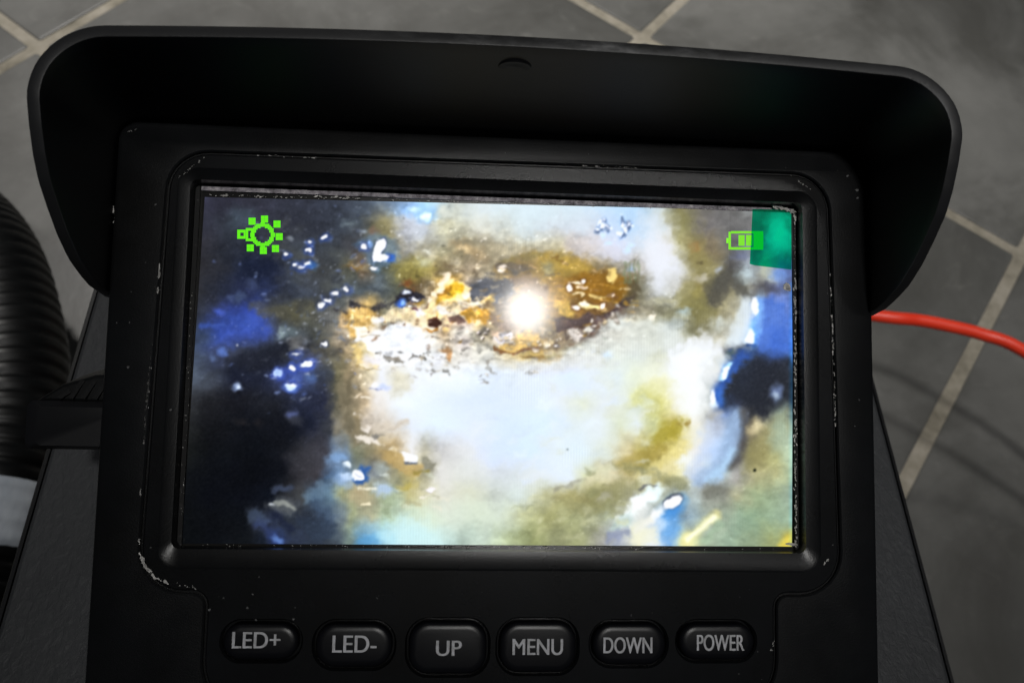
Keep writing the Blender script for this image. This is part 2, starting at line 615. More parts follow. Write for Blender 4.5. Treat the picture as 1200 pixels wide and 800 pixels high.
def hood_profile(z, n=96):
    f = max(0.0, min(1.0, z / 26.0))
    xw = 60.0 + 0.4 * f
    yt = 37.7 + 2.4 * f ** 0.9
    r = 4.0 + 4.5 * f
    pts = []
    m = 26
    for k in range(m):
        pts.append((-xw, 10.1 + (yt - r - 10.1) * k / m))
    for k in range(14):
        a = math.pi - math.pi / 2 * k / 14
        pts.append((-xw + r + r * math.cos(a), yt - r + r * math.sin(a)))
    for k in range(30):
        pts.append((-xw + r + (2 * xw - 2 * r) * k / 30, yt))
    for k in range(14):
        a = math.pi / 2 - math.pi / 2 * k / 14
        pts.append((xw - r + r * math.cos(a), yt - r + r * math.sin(a)))
    for k in range(m + 1):
        pts.append((xw, yt - r - (yt - r - 10.1) * k / m))
    out = []
    for x, y in pts:                                # slightly crowned top
        if y > yt - r * 0.6:
            y += 1.9 * f * (1 - (x / xw) ** 2)
        out.append((x - 0.45, y))
    return out


bm = bmesh.new()
NT = 18
prof = {}
rows = []
base = hood_profile(26)
zf = [front_z(p[1]) for p in base]
for k in range(NT + 1):
    row = []
    for i in range(len(base)):
        z = -16 + (zf[i] + 16) * k / NT
        key = round(z, 2)
        if key not in prof:
            prof[key] = hood_profile(z)
        x, y = prof[key][i]
        row.append(bm.verts.new((x, y, z)))
    rows.append(row)
for p, q in zip(rows, rows[1:]):
    for i in range(len(p) - 1):
        bm.faces.new((p[i], p[i + 1], q[i + 1], q[i]))
hood = from_bm("sun_hood", bm, [HOOD, RIM], mon, smooth=60)
for p in hood.data.polygons:                        # outward normals
    c = p.center
    break
bmt = bmesh.new()
bmt.from_mesh(hood.data)
bmt.faces.ensure_lookup_table()
if sum((f.normal.x * f.calc_center_median().x + f.normal.y * (f.calc_center_median().y - 0.01)) for f in bmt.faces) < 0:
    bmesh.ops.reverse_faces(bmt, faces=bmt.faces)
bmt.to_mesh(hood.data)
bmt.free()
m = hood.modifiers.new("thickness", "SOLIDIFY")
m.thickness = 1.6 * S
m.offset = 0.0
m.material_offset_rim = 1
m.use_even_offset = True
bevel(hood, 0.35, 3, 50)
bm = bmesh.new()                                    # moulded dimple under the hood
dx, dy = face_pt(603, 78, 21)
for r, z in ((2.3, 0), (2.0, 0.25), (1.2, 0.3)):
    pass
ring = []
for r, h in ((2.5, 0.2), (2.2, -0.14), (1.6, -0.2), (1.2, -0.1)):
    ring.append([bm.verts.new((dx + r * math.cos(t), 40.55 + h, 21.5 + r * 0.8 * math.sin(t))) for t in (2 * math.pi * q / 20 for q in range(20))])
for p, q in zip(ring, ring[1:]):
    bridge(bm, p, q)
bm.faces.new(ring[-1])
from_bm("hood_stud", bm, HOOD, mon, smooth=40)

# wedge stand between monitor back and case
bm = bmesh.new()
prof_ = [(-46, -48, 237.2), (-46, 38, 237.2), (-46, 41, 274.5), (-46, -36, 238.4)]
a = [bm.verts.new(RMT @ (Vector(p) - MON)) for p in prof_]
b_ = [bm.verts.new(RMT @ (Vector((46, p[1], p[2])) - MON)) for p in prof_]
bridge(bm, a, b_)
bm.faces.new(a[::-1]); bm.faces.new(b_)
from_bm("wedge_stand", bm, CASE_EDGE, mon)

# foam strip along the top of the glass and the worn lip round the other sides
bm = bmesh.new()
add_box(bm, -47.6, 47.6, 27.3, 27.95, -0.3, 0.25)
from_bm("foam_strip", bm, GASKET, mon)
for x0_, x1_, h_ in ((47.6, 48.25, 0.45), (-48.45, -47.75, 0.35)):
    bm = bmesh.new()
    add_box(bm, x0_, x1_, -27.45, 28.2, -0.3, h_)
    from_bm("worn_lip", bm, GASKET_DARK, mon)

# ------------------------------------------------------------------ the picture shown on the screen (painted in code)
X0, Y0, WC, HC = 196, 212, 752, 442                 # canvas in photograph pixels
yy, xx = np.mgrid[0:HC, 0:WC].astype(np.float32)
xx += X0
yy += Y0


def vnoise(sx, sy, seed):
    """smooth value noise with cell sizes sx, sy"""
    r = np.random.default_rng(seed)
    gx, gy = int(WC / sx) + 4, int(HC / sy) + 4
    g = r.random((gy, gx)).astype(np.float32)
    fx, fy = (xx - X0) / sx, (yy - Y0) / sy
    ix, iy = fx.astype(int), fy.astype(int)
    fx, fy = fx - ix, fy - iy
    fx, fy = fx * fx * (3 - 2 * fx), fy * fy * (3 - 2 * fy)
    return ((g[iy, ix] * (1 - fx) + g[iy, ix + 1] * fx) * (1 - fy) + (g[iy + 1, ix] * (1 - fx) + g[iy + 1, ix + 1] * fx) * fy) - 0.5


def fbm(s, seed, octs=4, sx=1.0, sy=1.0):
    o = 0
    a = 1.0
    for k in range(octs):
        o = o + a * vnoise(max(1.5, s * sx), max(1.5, s * sy), seed + k * 13)
        s *= 0.5
        a *= 0.55
    return o


def rgb(h):
    h = h.lstrip("#")
    return np.array([int(h[i:i + 2], 16) for i in (0, 2, 4)], np.float32) / 255


ROWS = """
240|245:33344a 300:35374a 350:33384a 390:343b4c 420:46505f 450:5d6b7c 480:8fb2dc 500:a9d4f4 530:b9c0b8 560:c9d4d8 600:c6d8e0 650:c4d6e0 690:bcd2e4 720:b4cfe9 745:a9cbe8 770:a5b4b4 800:8f8a62 815:7a7668 840:6a6968 860:6d6c6b 880:7f8484 925:7f8484
265|240:2f3142 275:3a4656 300:313646 340:2f3343 380:323848 400:3b4454 420:47505a 440:6d6a58 455:8d8460 475:a0a2a8 495:b6c0cc 515:b8b9a8 540:c2c2ae 560:cfcfc2 590:c3c8c0 620:c0ccd0 650:c0c8d0 680:c2cbd8 710:c0cce0 740:b0c8e0 765:ccd4dc 785:b9b8a2 800:908a5c 820:777270 850:6c6b6b 880:8a8a8a 925:909898
290|235:2c2c36 270:252b3a 300:222838 330:3b4048 350:444c58 375:3c4452 400:3a4048 415:4a4a50 440:8b8668 455:8a8466 475:a2a19a 500:b5b09a 520:9c9678 540:94896a 560:a89a7a 590:bbb092 620:b0a88c 650:b5ad90 670:b9b0a8 690:c0bcc0 720:c6cce0 745:c2ccd8 765:d6dae0 785:d0d0d0 800:b5b084 820:9a8c56 835:80745c 855:70716c 875:8d98a8 925:9aa4b0
315|232:2a2a30 260:2c2f3c 290:18223c 310:1c2750 345:434a52 365:4a4e54 390:3f4346 410:5a5a4c 420:80684c 440:5a666a 465:8a8658 490:a79a58 510:a08e56 530:8c7c5e 550:a09078 570:b0a284 595:8a7a5a 610:7d6e54 640:a8904a 665:b09440 690:a08448 710:a89c80 730:a09884 750:b8b4ae 775:d8dce4 795:d0d4dc 815:a8a070 835:9c9468 855:5c5a58 875:a0aab4 895:b0b8a8 915:6b83c0 925:6078b8
340|230:2a2c34 260:27304c 290:222d5a 310:23305e 335:2c3448 360:3c4452 385:42474c 410:525c62 440:566068 465:585c50 480:6a4a30 500:8a7a60 520:c89848 535:eab03c 550:8a8078 565:565a66 585:5e6068 600:807068 640:a88850 660:a87c30 690:946a28 715:8c6828 735:7c6a40 755:8e8a70 775:c4c8cc 795:c0c0b8 815:a89a60 835:605e50 855:8a8468 870:a0a090 890:807f80 905:6670a0 920:6070a0
365|230:2b3142 255:2c3a78 280:2c3f92 300:3046a0 325:484a48 345:56543f 365:5a5a4e 385:6a6c6c 400:7c7c76 415:c0a070 430:d8b060 450:9a9478 470:c8c0a8 490:e0d0b0 510:dcc8a0 530:e0d0b0 545:d8c8a8 560:d0a048 575:a08860 590:8a7a68 620:8a7460 640:9c7c50 660:b08c50 680:8c6030 700:6a4a30 720:584440 740:7a7260 760:98927c 780:9a9878 800:9a9468 820:908a58 840:a09870 860:a8a48c 870:b8c4d0 885:6a90d8 905:5a7cd0 922:5a78c8
390|228:35466a 255:3048a0 290:3a54b8 310:3a50a8 330:505a68 350:5a626a 370:55584c 390:7a766a 405:b0a088 420:d8c090 435:e4dcd0 460:e6ecf6 490:e8eef8 505:e0d8c8 520:b89870 540:a09090 555:c8c0a8 570:a89878 590:908070 620:a09078 650:a09078 675:70605c 700:6c5c54 720:b0a088 740:c0bca8 760:a8a890 780:b0b8b4 800:a0a084 820:888460 840:a8a48c 860:c8d0d4 880:80b0f0 905:5078d8 922:5a80dc
415|225:4a5870 250:3c4870 280:343c54 310:2c3448 335:22283a 355:4a4c4c 370:6a6658 390:706a54 405:a89470 420:d8c898 440:e4e4e6 470:e8ecf4 500:dfe2e4 520:d0c8b8 540:d8d4cc 570:d0d0c8 600:d0b880 620:c8a858 640:b8a878 665:c0b898 690:d0d0bc 720:d0d8d0 745:c8d0cc 770:c8ccb8 790:d8dce0 815:e0e4e8 840:c8ccc8 860:b0c0d0 875:6090e0 890:3c60b0 910:3a60c0 925:5080d8
440|222:4a5464 245:3c4454 275:181e34 305:1a2036 335:384888 350:5068b0 365:40507c 385:404650 398:6c6850 412:b09c78 430:d4c8a8 445:d8dce4 465:d0ccb8 490:dce2ec 520:dce4ee 550:d8e2ee 580:ccd8e8 610:d0dae4 640:d0dcf4 665:c8d8fa 690:d0dcec 715:ccd8dc 740:d4dcc8 765:dce0cc 790:e0e4e8 815:e4e8ec 840:d0d4d4 855:78a8e0 870:3c60a8 890:2c3450 915:383c48
470|220:3a3e44 245:24262e 280:181a24 320:1e222e 350:242c4a 380:262c48 395:5a5848 408:8c8068 425:b8a484 440:dcd8d4 470:dce6f0 510:d0dcf0 550:c8d6ec 590:c8d6ee 625:ccdaf0 655:d0d8dc 680:cdd4c4 705:d0d8dc 730:d0d8d0 755:cccf90 775:d0cc80 795:dcdccc 815:e0e4e4 830:b0b8b8 845:3c60b0 865:303850 890:20252e 915:3c4450
500|218:2a2e30 245:15171e 290:131722 330:161a28 365:1c2440 385:3a3e48 395:8a8474 405:8a8878 418:9a8a68 430:c0b4a4 450:d0c8bc 475:d0d8e4 510:d0e0f4 550:ccd8ee 600:c4d6f0 640:c8dcf8 670:ccd8dc 700:d0dae0 730:ccd4bc 750:d0dadc 770:c4c890 790:b8a840 805:d0c890 820:d8d4c0 840:a0a8b8 860:8aa4c8 872:50586c 885:706858 900:b0a880 920:a4b098
530|215:1c2020 250:10141c 300:0f1420 335:181c28 355:383a44 375:4a4c58 390:80a0c8 405:7a90a8 420:8a9078 440:a89870 460:c0a470 480:d8d8d8 500:b0ac98 520:c0c0c0 550:d0d4d8 580:c4d4f4 620:c4d8f6 650:ccd8e0 680:ccdce8 710:ccd4c8 735:ccc090 755:b8a848 775:b8a858 795:d8cc80 815:d8d8d8 835:a8c0e4 855:88a8cc 868:5c5c60 885:908858 905:a8a468 922:a8b898
555|214:10141a 250:0d111c 300:0c101c 330:101420 350:3c3c46 370:504e58 385:506c90 400:80a8d8 420:90a4b0 440:808890 460:908c70 480:b8a868 500:a09c80 520:ccccc8 550:ccd0cc 580:c4ccd4 610:c8d0d4 640:ccd8e4 670:d0dcec 690:c8cca8 715:c8bc98 735:b4a870 755:b0a868 775:c8bc78 795:d8d4a8 815:c8ccc8 835:b0c8e0 850:a0b4b8 865:8c8c88 885:a8a478 905:acac7c 922:a4b490
580|213:0d1116 250:0c101c 290:0c111e 320:10182a 340:3c4048 355:505458 370:48607c 385:6c8ca4 400:a8b088 420:b8a880 440:a0a488 460:98a488 480:b8b078 500:ccc8a8 520:ccccc0 550:c8ccb8 580:b8c0b8 610:c4d0cc 640:b8b890 665:b0a870 690:a8a068 715:a09c70 735:b0b0a0 750:b8c0c0 770:a8b0a0 790:8c9488 815:a8b4b4 830:909088 845:888880 865:a0a080 890:98a880 920:98ac98
605|212:0c1014 250:0c1018 285:101620 300:30384c 320:303c5c 340:384458 360:2c3850 380:485c78 395:74848c 410:a8b088 430:b0b090 450:a4b898 470:b0c4b0 500:c4d4c0 530:c8d4c4 560:c8d4c0 590:c4d0c0 620:b8bc90 645:a8a870 670:a0a478 695:949878 715:a0a890 735:d0d8d8 750:c8ccc8 765:b0b8b8 785:60a0e0 805:8098a8 825:94a094 850:a0ac94 880:94ac84 915:90a890
630|212:0b0f14 250:0c1018 290:141a22 310:1c2840 325:304890 345:303c58 370:303c50 395:5c6c7c 408:88a098 425:6ca4cc 450:90c4d8 480:b8dce0 510:bcdcdc 540:a8bcb0 570:b4c4b4 600:a8b48c 625:a0a870 650:a0a478 680:989c70 705:a0a098 725:a0a8b8 745:d8d8b8 765:d0d8e0 785:80b0e0 805:e0e0a0 825:a0b098 850:94ac94 880:98ac88 905:a8b070 922:d0c050
"""
ys_, rows_ = [], []
xs_ = np.arange(X0, X0 + WC, dtype=np.float32)
for line in ROWS.strip().splitlines():
    yv, rest = line.split("|")
    px, pc = [], []
    for tok in rest.split():
        a_, h_ = tok.split(":")
        px.append(float(a_))
        pc.append(rgb(h_))
    pc = np.array(pc)
    # smooth horizontal interpolation
    idx = np.clip(np.searchsorted(px, xs_) - 1, 0, len(px) - 2)
    pxa = np.array(px)
    t_ = np.clip((xs_ - pxa[idx]) / (pxa[idx + 1] - pxa[idx]), 0, 1)
    t_ = (0.45 * t_ + 0.55 * t_ * t_ * (3 - 2 * t_))[:, None]
    rows_.append(pc[idx] * (1 - t_) + pc[idx + 1] * t_)
    ys_.append(float(yv))
rows_ = np.array(rows_)
ys_ = np.array(ys_)


def base_at(X, Y):
    iy = np.clip(np.searchsorted(ys_, Y) - 1, 0, len(ys_) - 2)
    t = np.clip((Y - ys_[iy]) / (ys_[iy + 1] - ys_[iy]), 0, 1)
    t = (0.4 * t + 0.6 * t * t * (3 - 2 * t))[..., None]
    ix = np.clip((X - X0).astype(int), 0, WC - 1)
    return rows_[iy, ix] * (1 - t) + rows_[iy + 1, ix] * t


wx = fbm(46, 1, 4)
wy = fbm(46, 2, 4)
fx_ = fbm(14, 5, 3)
fy_ = fbm(14, 6, 3)
img = base_at(xx + wx * 9 + fx_ * 4, yy + wy * 9 + fy_ * 4).astype(np.float32)
# the clumpy look of wet scale: multiply by mottling, weaker in the blown-out part
lum = img.mean(-1)
mott = fbm(26, 20, 5, 1.25, 0.9) * 0.55 + fbm(8, 30, 3, 1.3, 0.8) * 0.30
amp = np.clip(1.0 - (lum - 0.50) * 2.9, 0.05, 1.0)
amp = np.where(lum < 0.16, 0.75, amp)
img *= (1 + mott * amp * 0.42)[..., None]
fine_x = fbm(6, 61, 3) * 0.9
fine_y = fbm(6, 62, 3) * 0.9


def put(mask, col, alpha=1.0):
    global img
    m_ = (np.clip(mask, 0, 1) * alpha)[..., None]
    c_ = rgb(col) if isinstance(col, str) else np.asarray(col, np.float32)
    img = img * (1 - m_) + c_ * m_


def sm(d, soft):
    t = np.clip(0.5 - d / soft, 0, 1)
    return t * t * (3 - 2 * t)


def blob(cx, cy, rx, ry, col, alpha=1.0, ang=0.0, soft=0.5, rag=0.0):
    """soft: fraction of the radius over which the edge fades; rag: raggedness in px"""
    dx_, dy_ = xx - cx + (fx_ + fine_x) * rag * 1.6, yy - cy + (fy_ + fine_y) * rag * 1.6
    a = math.radians(ang)
    u = dx_ * math.cos(a) + dy_ * math.sin(a)
    v = -dx_ * math.sin(a) + dy_ * math.cos(a)
    d = np.sqrt((u / rx) ** 2 + (v / ry) ** 2) - 1
    put(sm(d, soft * 2), col, alpha)


def polyline_d(pts, closed=False):
    d = np.full(xx.shape, 1e9, np.float32)
    n = len(pts)
    for i in range(n if closed else n - 1):
        (x1, y1), (x2, y2) = pts[i], pts[(i + 1) % n]
        ex, ey = x2 - x1, y2 - y1
        t = np.clip(((xx - x1) * ex + (yy - y1) * ey) / max(1e-6, ex * ex + ey * ey), 0, 1)
        d = np.minimum(d, np.hypot(xx - x1 - t * ex, yy - y1 - t * ey))
    return d


def stroke(pts, w, col, alpha=1.0, soft=1.5, rag=0.0):
    d = polyline_d(pts) - w / 2 + (fx_ + fine_y) * rag * 2
    put(sm(d, soft), col, alpha)


def poly(pts, col, alpha=1.0, soft=2.0, rag=1.5):
    d = polyline_d(pts, True)
    inside = np.zeros(xx.shape, bool)
    n = len(pts)
    for i in range(n):
        (x1, y1), (x2, y2) = pts[i], pts[(i + 1) % n]
        cond = (y1 > yy) != (y2 > yy)
        xi = (x2 - x1) * (yy - y1) / (y2 - y1 if abs(y2 - y1) > 1e-6 else 1e-6) + x1
        inside ^= cond & (xx < xi)
    d = np.where(inside, -d, d) + (fx_ + fy_ + 1.2 * fine_x + 1.2 * fine_y) * rag
    put(sm(d, soft), col, alpha)


def glint(x, y, rx, ry, halo="4468d8", hr=3.0, ha=0.45, ang=0.0, core="fafbff"):
    rx, ry = rx * 0.9, ry * 0.82
    for _ in range(2):                              # satellites of the wet spot
        blob(x + random.gauss(0, rx * 1.6), y + random.gauss(0, ry * 1.3), rx * .45, ry * .4, "a8bcf0", .6, random.uniform(-40, 40), .7, .6)
    blob(x + 1, y + 1, rx + hr, ry + hr, halo, ha, ang, 0.55, 0.6)
    blob(x, y, rx + 1.2, ry + 1.0, "22284a", 0.35, ang, 0.3, 0.3)
    blob(x, y, rx, ry, core, 1.0, ang, 0.32, 0.4)


# --- far wall at upper left: wet dark stone with blue glints
blob(283, 252, 14, 10, "435462", .55, 0, .8, 2)
poly([(286, 305), (330, 300), (322, 330), (292, 335), (276, 322)], "161f3a", .7, 14, 4)
poly([(240, 372), (262, 366), (285, 364), (308, 380), (304, 388), (270, 390), (240, 384)], "2c4290", .45, 18, 5)
blob(287, 377, 20, 7, "3c5cc8", .55, 8, .95, 3)
blob(258, 366, 6, 4, "4a66d8", .7, 20, .7, 1)
stroke([(237, 380), (262, 381)], 5, "3a56b0", .7, 4, 1)
blob(282, 347, 7, 5, "4a5c80", .6, 0, .8, 2)
blob(270, 350, 4, 4, "566890", .5, 0, .8, 1)
blob(296, 333, 6, 6, "4a5a88", .45, 0, .8, 2)
poly([(296, 358), (330, 356), (372, 352), (380, 362), (360, 372), (330, 374), (304, 368)], "5d5b48", .6, 12, 4)
poly([(268, 425), (300, 408), (340, 398), (366, 404), (352, 420), (330, 428), (300, 434)], "1b1f2e", .65, 14, 4)
blob(330, 389, 4, 5, "a8bcc4", .8, 10, .8, 1)
blob(338, 388, 9, 6, "66787c", .5, 0, .8, 2)
blob(262, 414, 4.5, 5, "5a7cd4", .8, 10, .7, 1)
blob(250, 418, 4, 4, "6078a8", .6, 0, .8, 1)
blob(347, 400, 10, 6, "9a968c", .5, 10, .8, 2)
blob(350, 408, 8, 4, "c0c0b8", .5, 0, .8, 2)
blob(276.5, 453, 6.5, 4.5, "8ca4d4", .75, 0, .6, 1)
blob(278, 452.5, 3.2, 2.6, "c0d0ec", .9, 0, .6, .5)
blob(342, 484, 7, 5, "6a78b4", .7, 10, .8, 1.5)
blob(345, 492, 9, 4, "484c5c", .6, 10, .8, 2)
blob(282, 494, 8, 4, "26242a", .8, 0, .8, 2)
blob(303, 496, 5, 3, "242228", .8, 0, .8, 2)
poly([(350, 520), (372, 500), (384, 515), (390, 545), (372, 556), (344, 552), (334, 536)], "4b4954", .45, 26, 6)
blob(364, 408, 14, 22, "272c40", .35, 20, .9, 4)
for x, y, rx, ry in ((363.5, 283, 3, 2.4), (380, 278, 4, 2.4), (363, 293, 4.6, 3), (335.5, 298.5, 3, 2.8), (347, 311, 3.6, 3),
                     (354, 313, 4.5, 2.6), (360, 309, 4.5, 2.8)):
    glint(x, y, rx, ry, "3c64d8", 3.2, .5)
blob(341, 281, 4, 2, "8a929c", .7, 0, .8, 1)
blob(366, 311, 6, 4, "2f78d0", .5, -10, .8, 1)
for x, y, rx, ry in ((375.5, 356, 4.4, 4.2), (383, 351.5, 4.2, 3.2), (393.5, 343.5, 3.6, 3), (405.5, 337.5, 3.6, 3)):
    glint(x, y, rx, ry, "4a64b4", 3, .5, 20)
poly([(340, 424), (352, 412), (372, 416), (376, 424), (360, 432), (352, 444), (330, 446), (318, 438), (330, 430)], "34489c", .45, 12, 4)
for x, y, rx, ry, an in ((346.5, 415.5, 4.5, 2, -10), (359.5, 426.5, 7, 3.6, -10), (342.5, 431, 5.6, 3, -18), (325, 437, 5.5, 4.2, -10), (340.5, 452, 7.6, 4.8, -5)):
    glint(x, y, rx, ry, "4a6cf0", 3.4, .6, an, "eaf0ff")
blob(325, 437, 5, 4, "86a8f4", .8, -10, .7, 1)
blob(340, 455, 9, 4, "78a4f4", .45, 0, .7, 1)
blob(365, 443, 6, 5, "5674b4", .7, 0, .8, 1)
glint(380.5, 403.5, 3.4, 2.4, "6878a0", 2.2, .4)
blob(279, 403, 1.2, 1.2, "d8dce4", 1, 0, .6)
# --- top: glints and pale lumps
blob(408, 262, 8, 5, "74828a", .7, 15, .8, 2)
blob(424, 270, 4, 2.4, "9ca8b4", .8, 10, .8, 1)
poly([(414, 285), (440, 272), (462, 280), (468, 300), (452, 312), (430, 308)], "5c84b4", .5, 9, 2)
glint(426.5, 289, 4.2, 4.4, "4c68c0", 3, .6)
blob(434, 286, 3, 3, "7ca4e0", .8)
blob(457, 300, 6, 5, "2f68d8", .85, 0, .6, .5)
poly([(442, 283), (449, 280), (452, 284), (449, 293), (448, 297), (456, 297), (457, 301), (449, 305), (441, 305), (436.5, 301), (438, 294)], "3a4a9c", .7, 4, .6)
poly([(442, 282.5), (448.5, 281), (451.5, 284.5), (449, 291), (447, 295.5), (455.5, 297.5), (455.5, 302), (447, 305.5), (439.5, 305), (436.8, 299), (438.5, 291)], "fbfcff", 1, 1.8, .4)
glint(438.5, 314.5, 3.4, 2.6, "6c90a8", 2.5, .5)
blob(415, 312, 8, 5, "a07a3c", .65, 0, .8, 2)
blob(427, 315, 7, 4, "a89c7c", .6, 0, .8, 2)
blob(480, 245, 16, 7, "86b4ec", .7, -10, .8, 2)
blob(486, 245.5, 6, 3, "d0ecff", .9, 20, .7, 1)
blob(498, 253, 12, 9, "84bcf4", .75, 0, .8, 2)
blob(498, 253.5, 5, 4.6, "dcf4ff", 1, 0, .6, 1)
blob(485, 270, 24, 11, "c0c8d8", .6, 10, .9, 4)
blob(450, 266, 12, 10, "938a5c", .6, 0, .9, 3)
blob(437, 272, 5, 4, "8a6860", .5, 0, .9, 2)
blob(520, 268, 14, 9, "c6c2a0", .6, 10, .9, 3)
blob(521, 249, 6, 4, "d4d8cc", .6, 30, .8, 2)
blob(548, 293, 20, 7, "c0a070", .55, 28, .8, 4)
blob(543, 292, 8, 3, "dcc494", .7, 28, .8, 2)
blob(495, 308, 9, 6, "b4b8a0", .7, 0, .8, 2)
blob(500, 294, 4, 2, "d8d8c8", .9, 0, .7, 1)
poly([(466, 312), (486, 300), (508, 312), (496, 324), (478, 332), (462, 326)], "a89a4a", .55, 10, 4)
blob(477, 331, 7, 3.5, "8a4a24", .75, -25, .8, 2)
blob(534, 306, 5, 4, "c8bca0", .7, 0, .8, 2)
for x, y in ((556, 320), (545, 318), (527, 312), (515, 320), (500, 330), (492, 338)):
    blob(x, y, 6, 3, "6e5c40", .5, random.uniform(-30, 30), .8, 2)
    blob(x + 7, y + 3, 4, 2.5, "d0c0a0", .6, random.uniform(-30, 30), .8, 2)
# --- pale top band and icy specks
blob(640, 252, 70, 14, "c6d8e2", .4, 0, .9, 5)
blob(690, 290, 22, 8, "c8c0bc", .6, 20, .9, 4)
blob(720, 300, 20, 8, "cccfe2", .6, -8, .9, 4)
blob(735, 258, 30, 20, "a4c8f0", .5, 20, .9, 4)
for pts in ([(698, 270), (701, 266), (704, 260), (709, 258)], [(704, 266), (709, 263), (712, 266)], [(727, 255), (730, 261), (731, 266), (735, 261)], [(735, 258), (737, 263), (732, 270), (727, 277)]):
    stroke([(a + .8, b + 1) for a, b in pts], 7, "6a94d0", .6, 4, 1)
    stroke([(a + .7, b + .9) for a, b in pts], 5, "55648c", .55, 2, .6)
    stroke(pts, 3.4, "e8eefa", .95, 2.6, 1.8)
    for _ in range(4):
        q_ = random.choice(pts)
        blob(q_[0] + random.uniform(-4, 4), q_[1] + random.uniform(-3, 3), random.uniform(1, 2.6), random.uniform(1, 2), random.choice(("f4f8ff", "d4e4fa", "7898c8")), .8, 0, .7, 1)
for x, y in ((712, 284), (735, 293), (740, 288), (706, 275)):
    blob(x, y, 3.5, 3, "c0dcfc", .8, 0, .8, 1)
blob(771, 300, 17, 30, "d6dae4", .8, 12, .7, 5)
blob(764, 262, 16, 12, "c6d2dc", .6, 0, .9, 4)
blob(803, 262, 16, 16, "94905e", .5, 30, .9, 4)
blob(818, 300, 10, 22, "9a8e54", .55, -15, .9, 4)
blob(815, 287, 6, 6, "a87c48", .5, 0, .9, 2)
blob(820, 307, 2.5, 2, "6a6040", .8, 0, .8, 1)
blob(822, 325, 7, 4, "c0bcb0", .7, 0, .8, 1)
poly([(836, 330), (848, 312), (862, 316), (872, 334), (884, 345), (872, 352), (856, 336), (846, 352), (836, 362), (828, 350)], "55544f", .75, 9, 3)
blob(843, 316, 3, 4, "a4acb8", .8, 20, .8, 1)
poly([(800, 330), (818, 335), (828, 352), (826, 364), (806, 360), (790, 350)], "98904e", .5, 10, 4)
blob(866, 300, 8, 7, "7480b4", .5, 0, .9, 2)
blob(874, 322, 10, 8, "b6ccd4", .65, 10, .9, 2)
blob(903, 324, 9, 8, "b8bca4", .6, 0, .9, 2)
blob(912, 322, 8, 7, "6c98e8", .7, 0, .8, 2)
blob(899, 338, 14, 6, "4a4a52", .65, 15, .8, 2)
# --- the amber cavity
poly([(580, 312), (610, 300), (650, 297), (676, 297), (694, 312), (720, 316), (740, 330), (738, 350), (716, 366), (690, 380), (660, 388), (640, 382), (640, 360), (600, 352), (576, 330)], "a8803a", .45, 12, 5)
poly([(630, 300), (670, 296), (686, 306), (700, 318), (680, 326), (650, 322), (632, 312)], "c0a040", .6, 10, 4)
poly([(672, 322), (700, 316), (725, 322), (738, 336), (726, 352), (706, 356), (690, 350), (670, 346), (664, 332)], "9a6818", .7, 9, 4)
poly([(690, 306), (720, 304), (704, 314)], "9a8c74", .5, 6, 3)
stroke([(592, 306), (612, 300), (634, 300)], 5, "8a7c48", .6, 5, 2)
stroke([(586, 311), (604, 313), (622, 315)], 7, "6a6054", .8, 5, 2)
stroke([(572, 320), (592, 322), (612, 318)], 4, "5c5c5c", .6, 4, 2)
poly([(552, 334), (570, 325), (588, 326), (602, 330), (604, 344), (592, 350), (580, 356), (562, 354), (550, 348)], "5b5f6a", .85, 7, 3)
poly([(598, 326), (620, 322), (640, 332), (640, 350), (610, 346)], "90786c", .6, 9, 4)
blob(642, 314, 9, 6, "909078", .7, 0, .8, 2)
stroke([(638, 320), (656, 321)], 2, "7a6c50", .7, 2, 1)
blob(588, 317, 4, 4, "e4dcd4", .95, 0, .6, 1)
blob(590, 312, 5, 2, "d8ccc0", .8, 0, .7, 1)
poly([(575, 368), (600, 372), (612, 384), (600, 390), (582, 384), (570, 376)], "8c7260", .7, 8, 3)
poly([(652, 350), (668, 352), (674, 366), (672, 372), (662, 370), (650, 360)], "e0b850", .85, 4, 2)
blob(660, 345, 9, 14, "c89c48", .6, 0, .8, 3)
poly([(652, 374), (676, 372), (690, 366), (706, 370), (716, 366), (724, 356), (742, 346), (738, 360), (722, 368), (708, 374), (702, 384), (694, 392), (684, 384), (668, 386), (652, 388)], "5a484a", .88, 4, 2)
poly([(735, 330), (748, 326), (752, 340), (742, 354), (730, 360), (734, 346)], "554c38", .6, 8, 3)
for pts, w, c_, a in (([(668, 333), (684, 332)], 4, "f0dcc0", 1), ([(676, 338), (688, 337)], 3.5, "f4d8b0", 1), ([(670, 344), (684, 345)], 3, "ecd4a0", .9),
                      ([(692, 346), (708, 348)], 4, "e8c878", .9), ([(682, 356), (698, 360), (708, 362)], 6, "f0d890", .95), ([(684, 355), (690, 357)], 4, "fff0d8", 1),
                      ([(704, 350), (722, 355)], 3, "d8a444", .9), ([(700, 364), (712, 364)], 2.5, "b08c5c", .8), ([(690, 332), (706, 334)], 3, "c89038", .8),
                      ([(712, 334), (728, 338)], 3, "b08028", .8)):
    stroke(pts, w, c_, a, 1.8, 1.0)
for x, y, r in ((668, 338, 3.4), (675.5, 359, 3.2), (706, 359, 2.8), (718, 346, 2), (684, 330, 2.2)):
    blob(x, y, r + 1.5, r + 1.5, "6a3c14", .6, 0, .4, .3)
    blob(x, y, r, r, "fff4ea", 1, 0, .4, .4)
poly([(712, 316), (722, 313), (724, 324), (718, 330), (710, 325)], "f0d078", .95, 3, 1)
blob(697, 317, 4, 2.5, "d8b078", .8, 0, .7, 1)
blob(740, 314, 5, 4, "98b0d0", .8, 0, .8, 1)
for x in (733, 738, 744, 749):
    stroke([(x, 306), (x, 330)], 2, "7c8a68", .5, 2, 1)
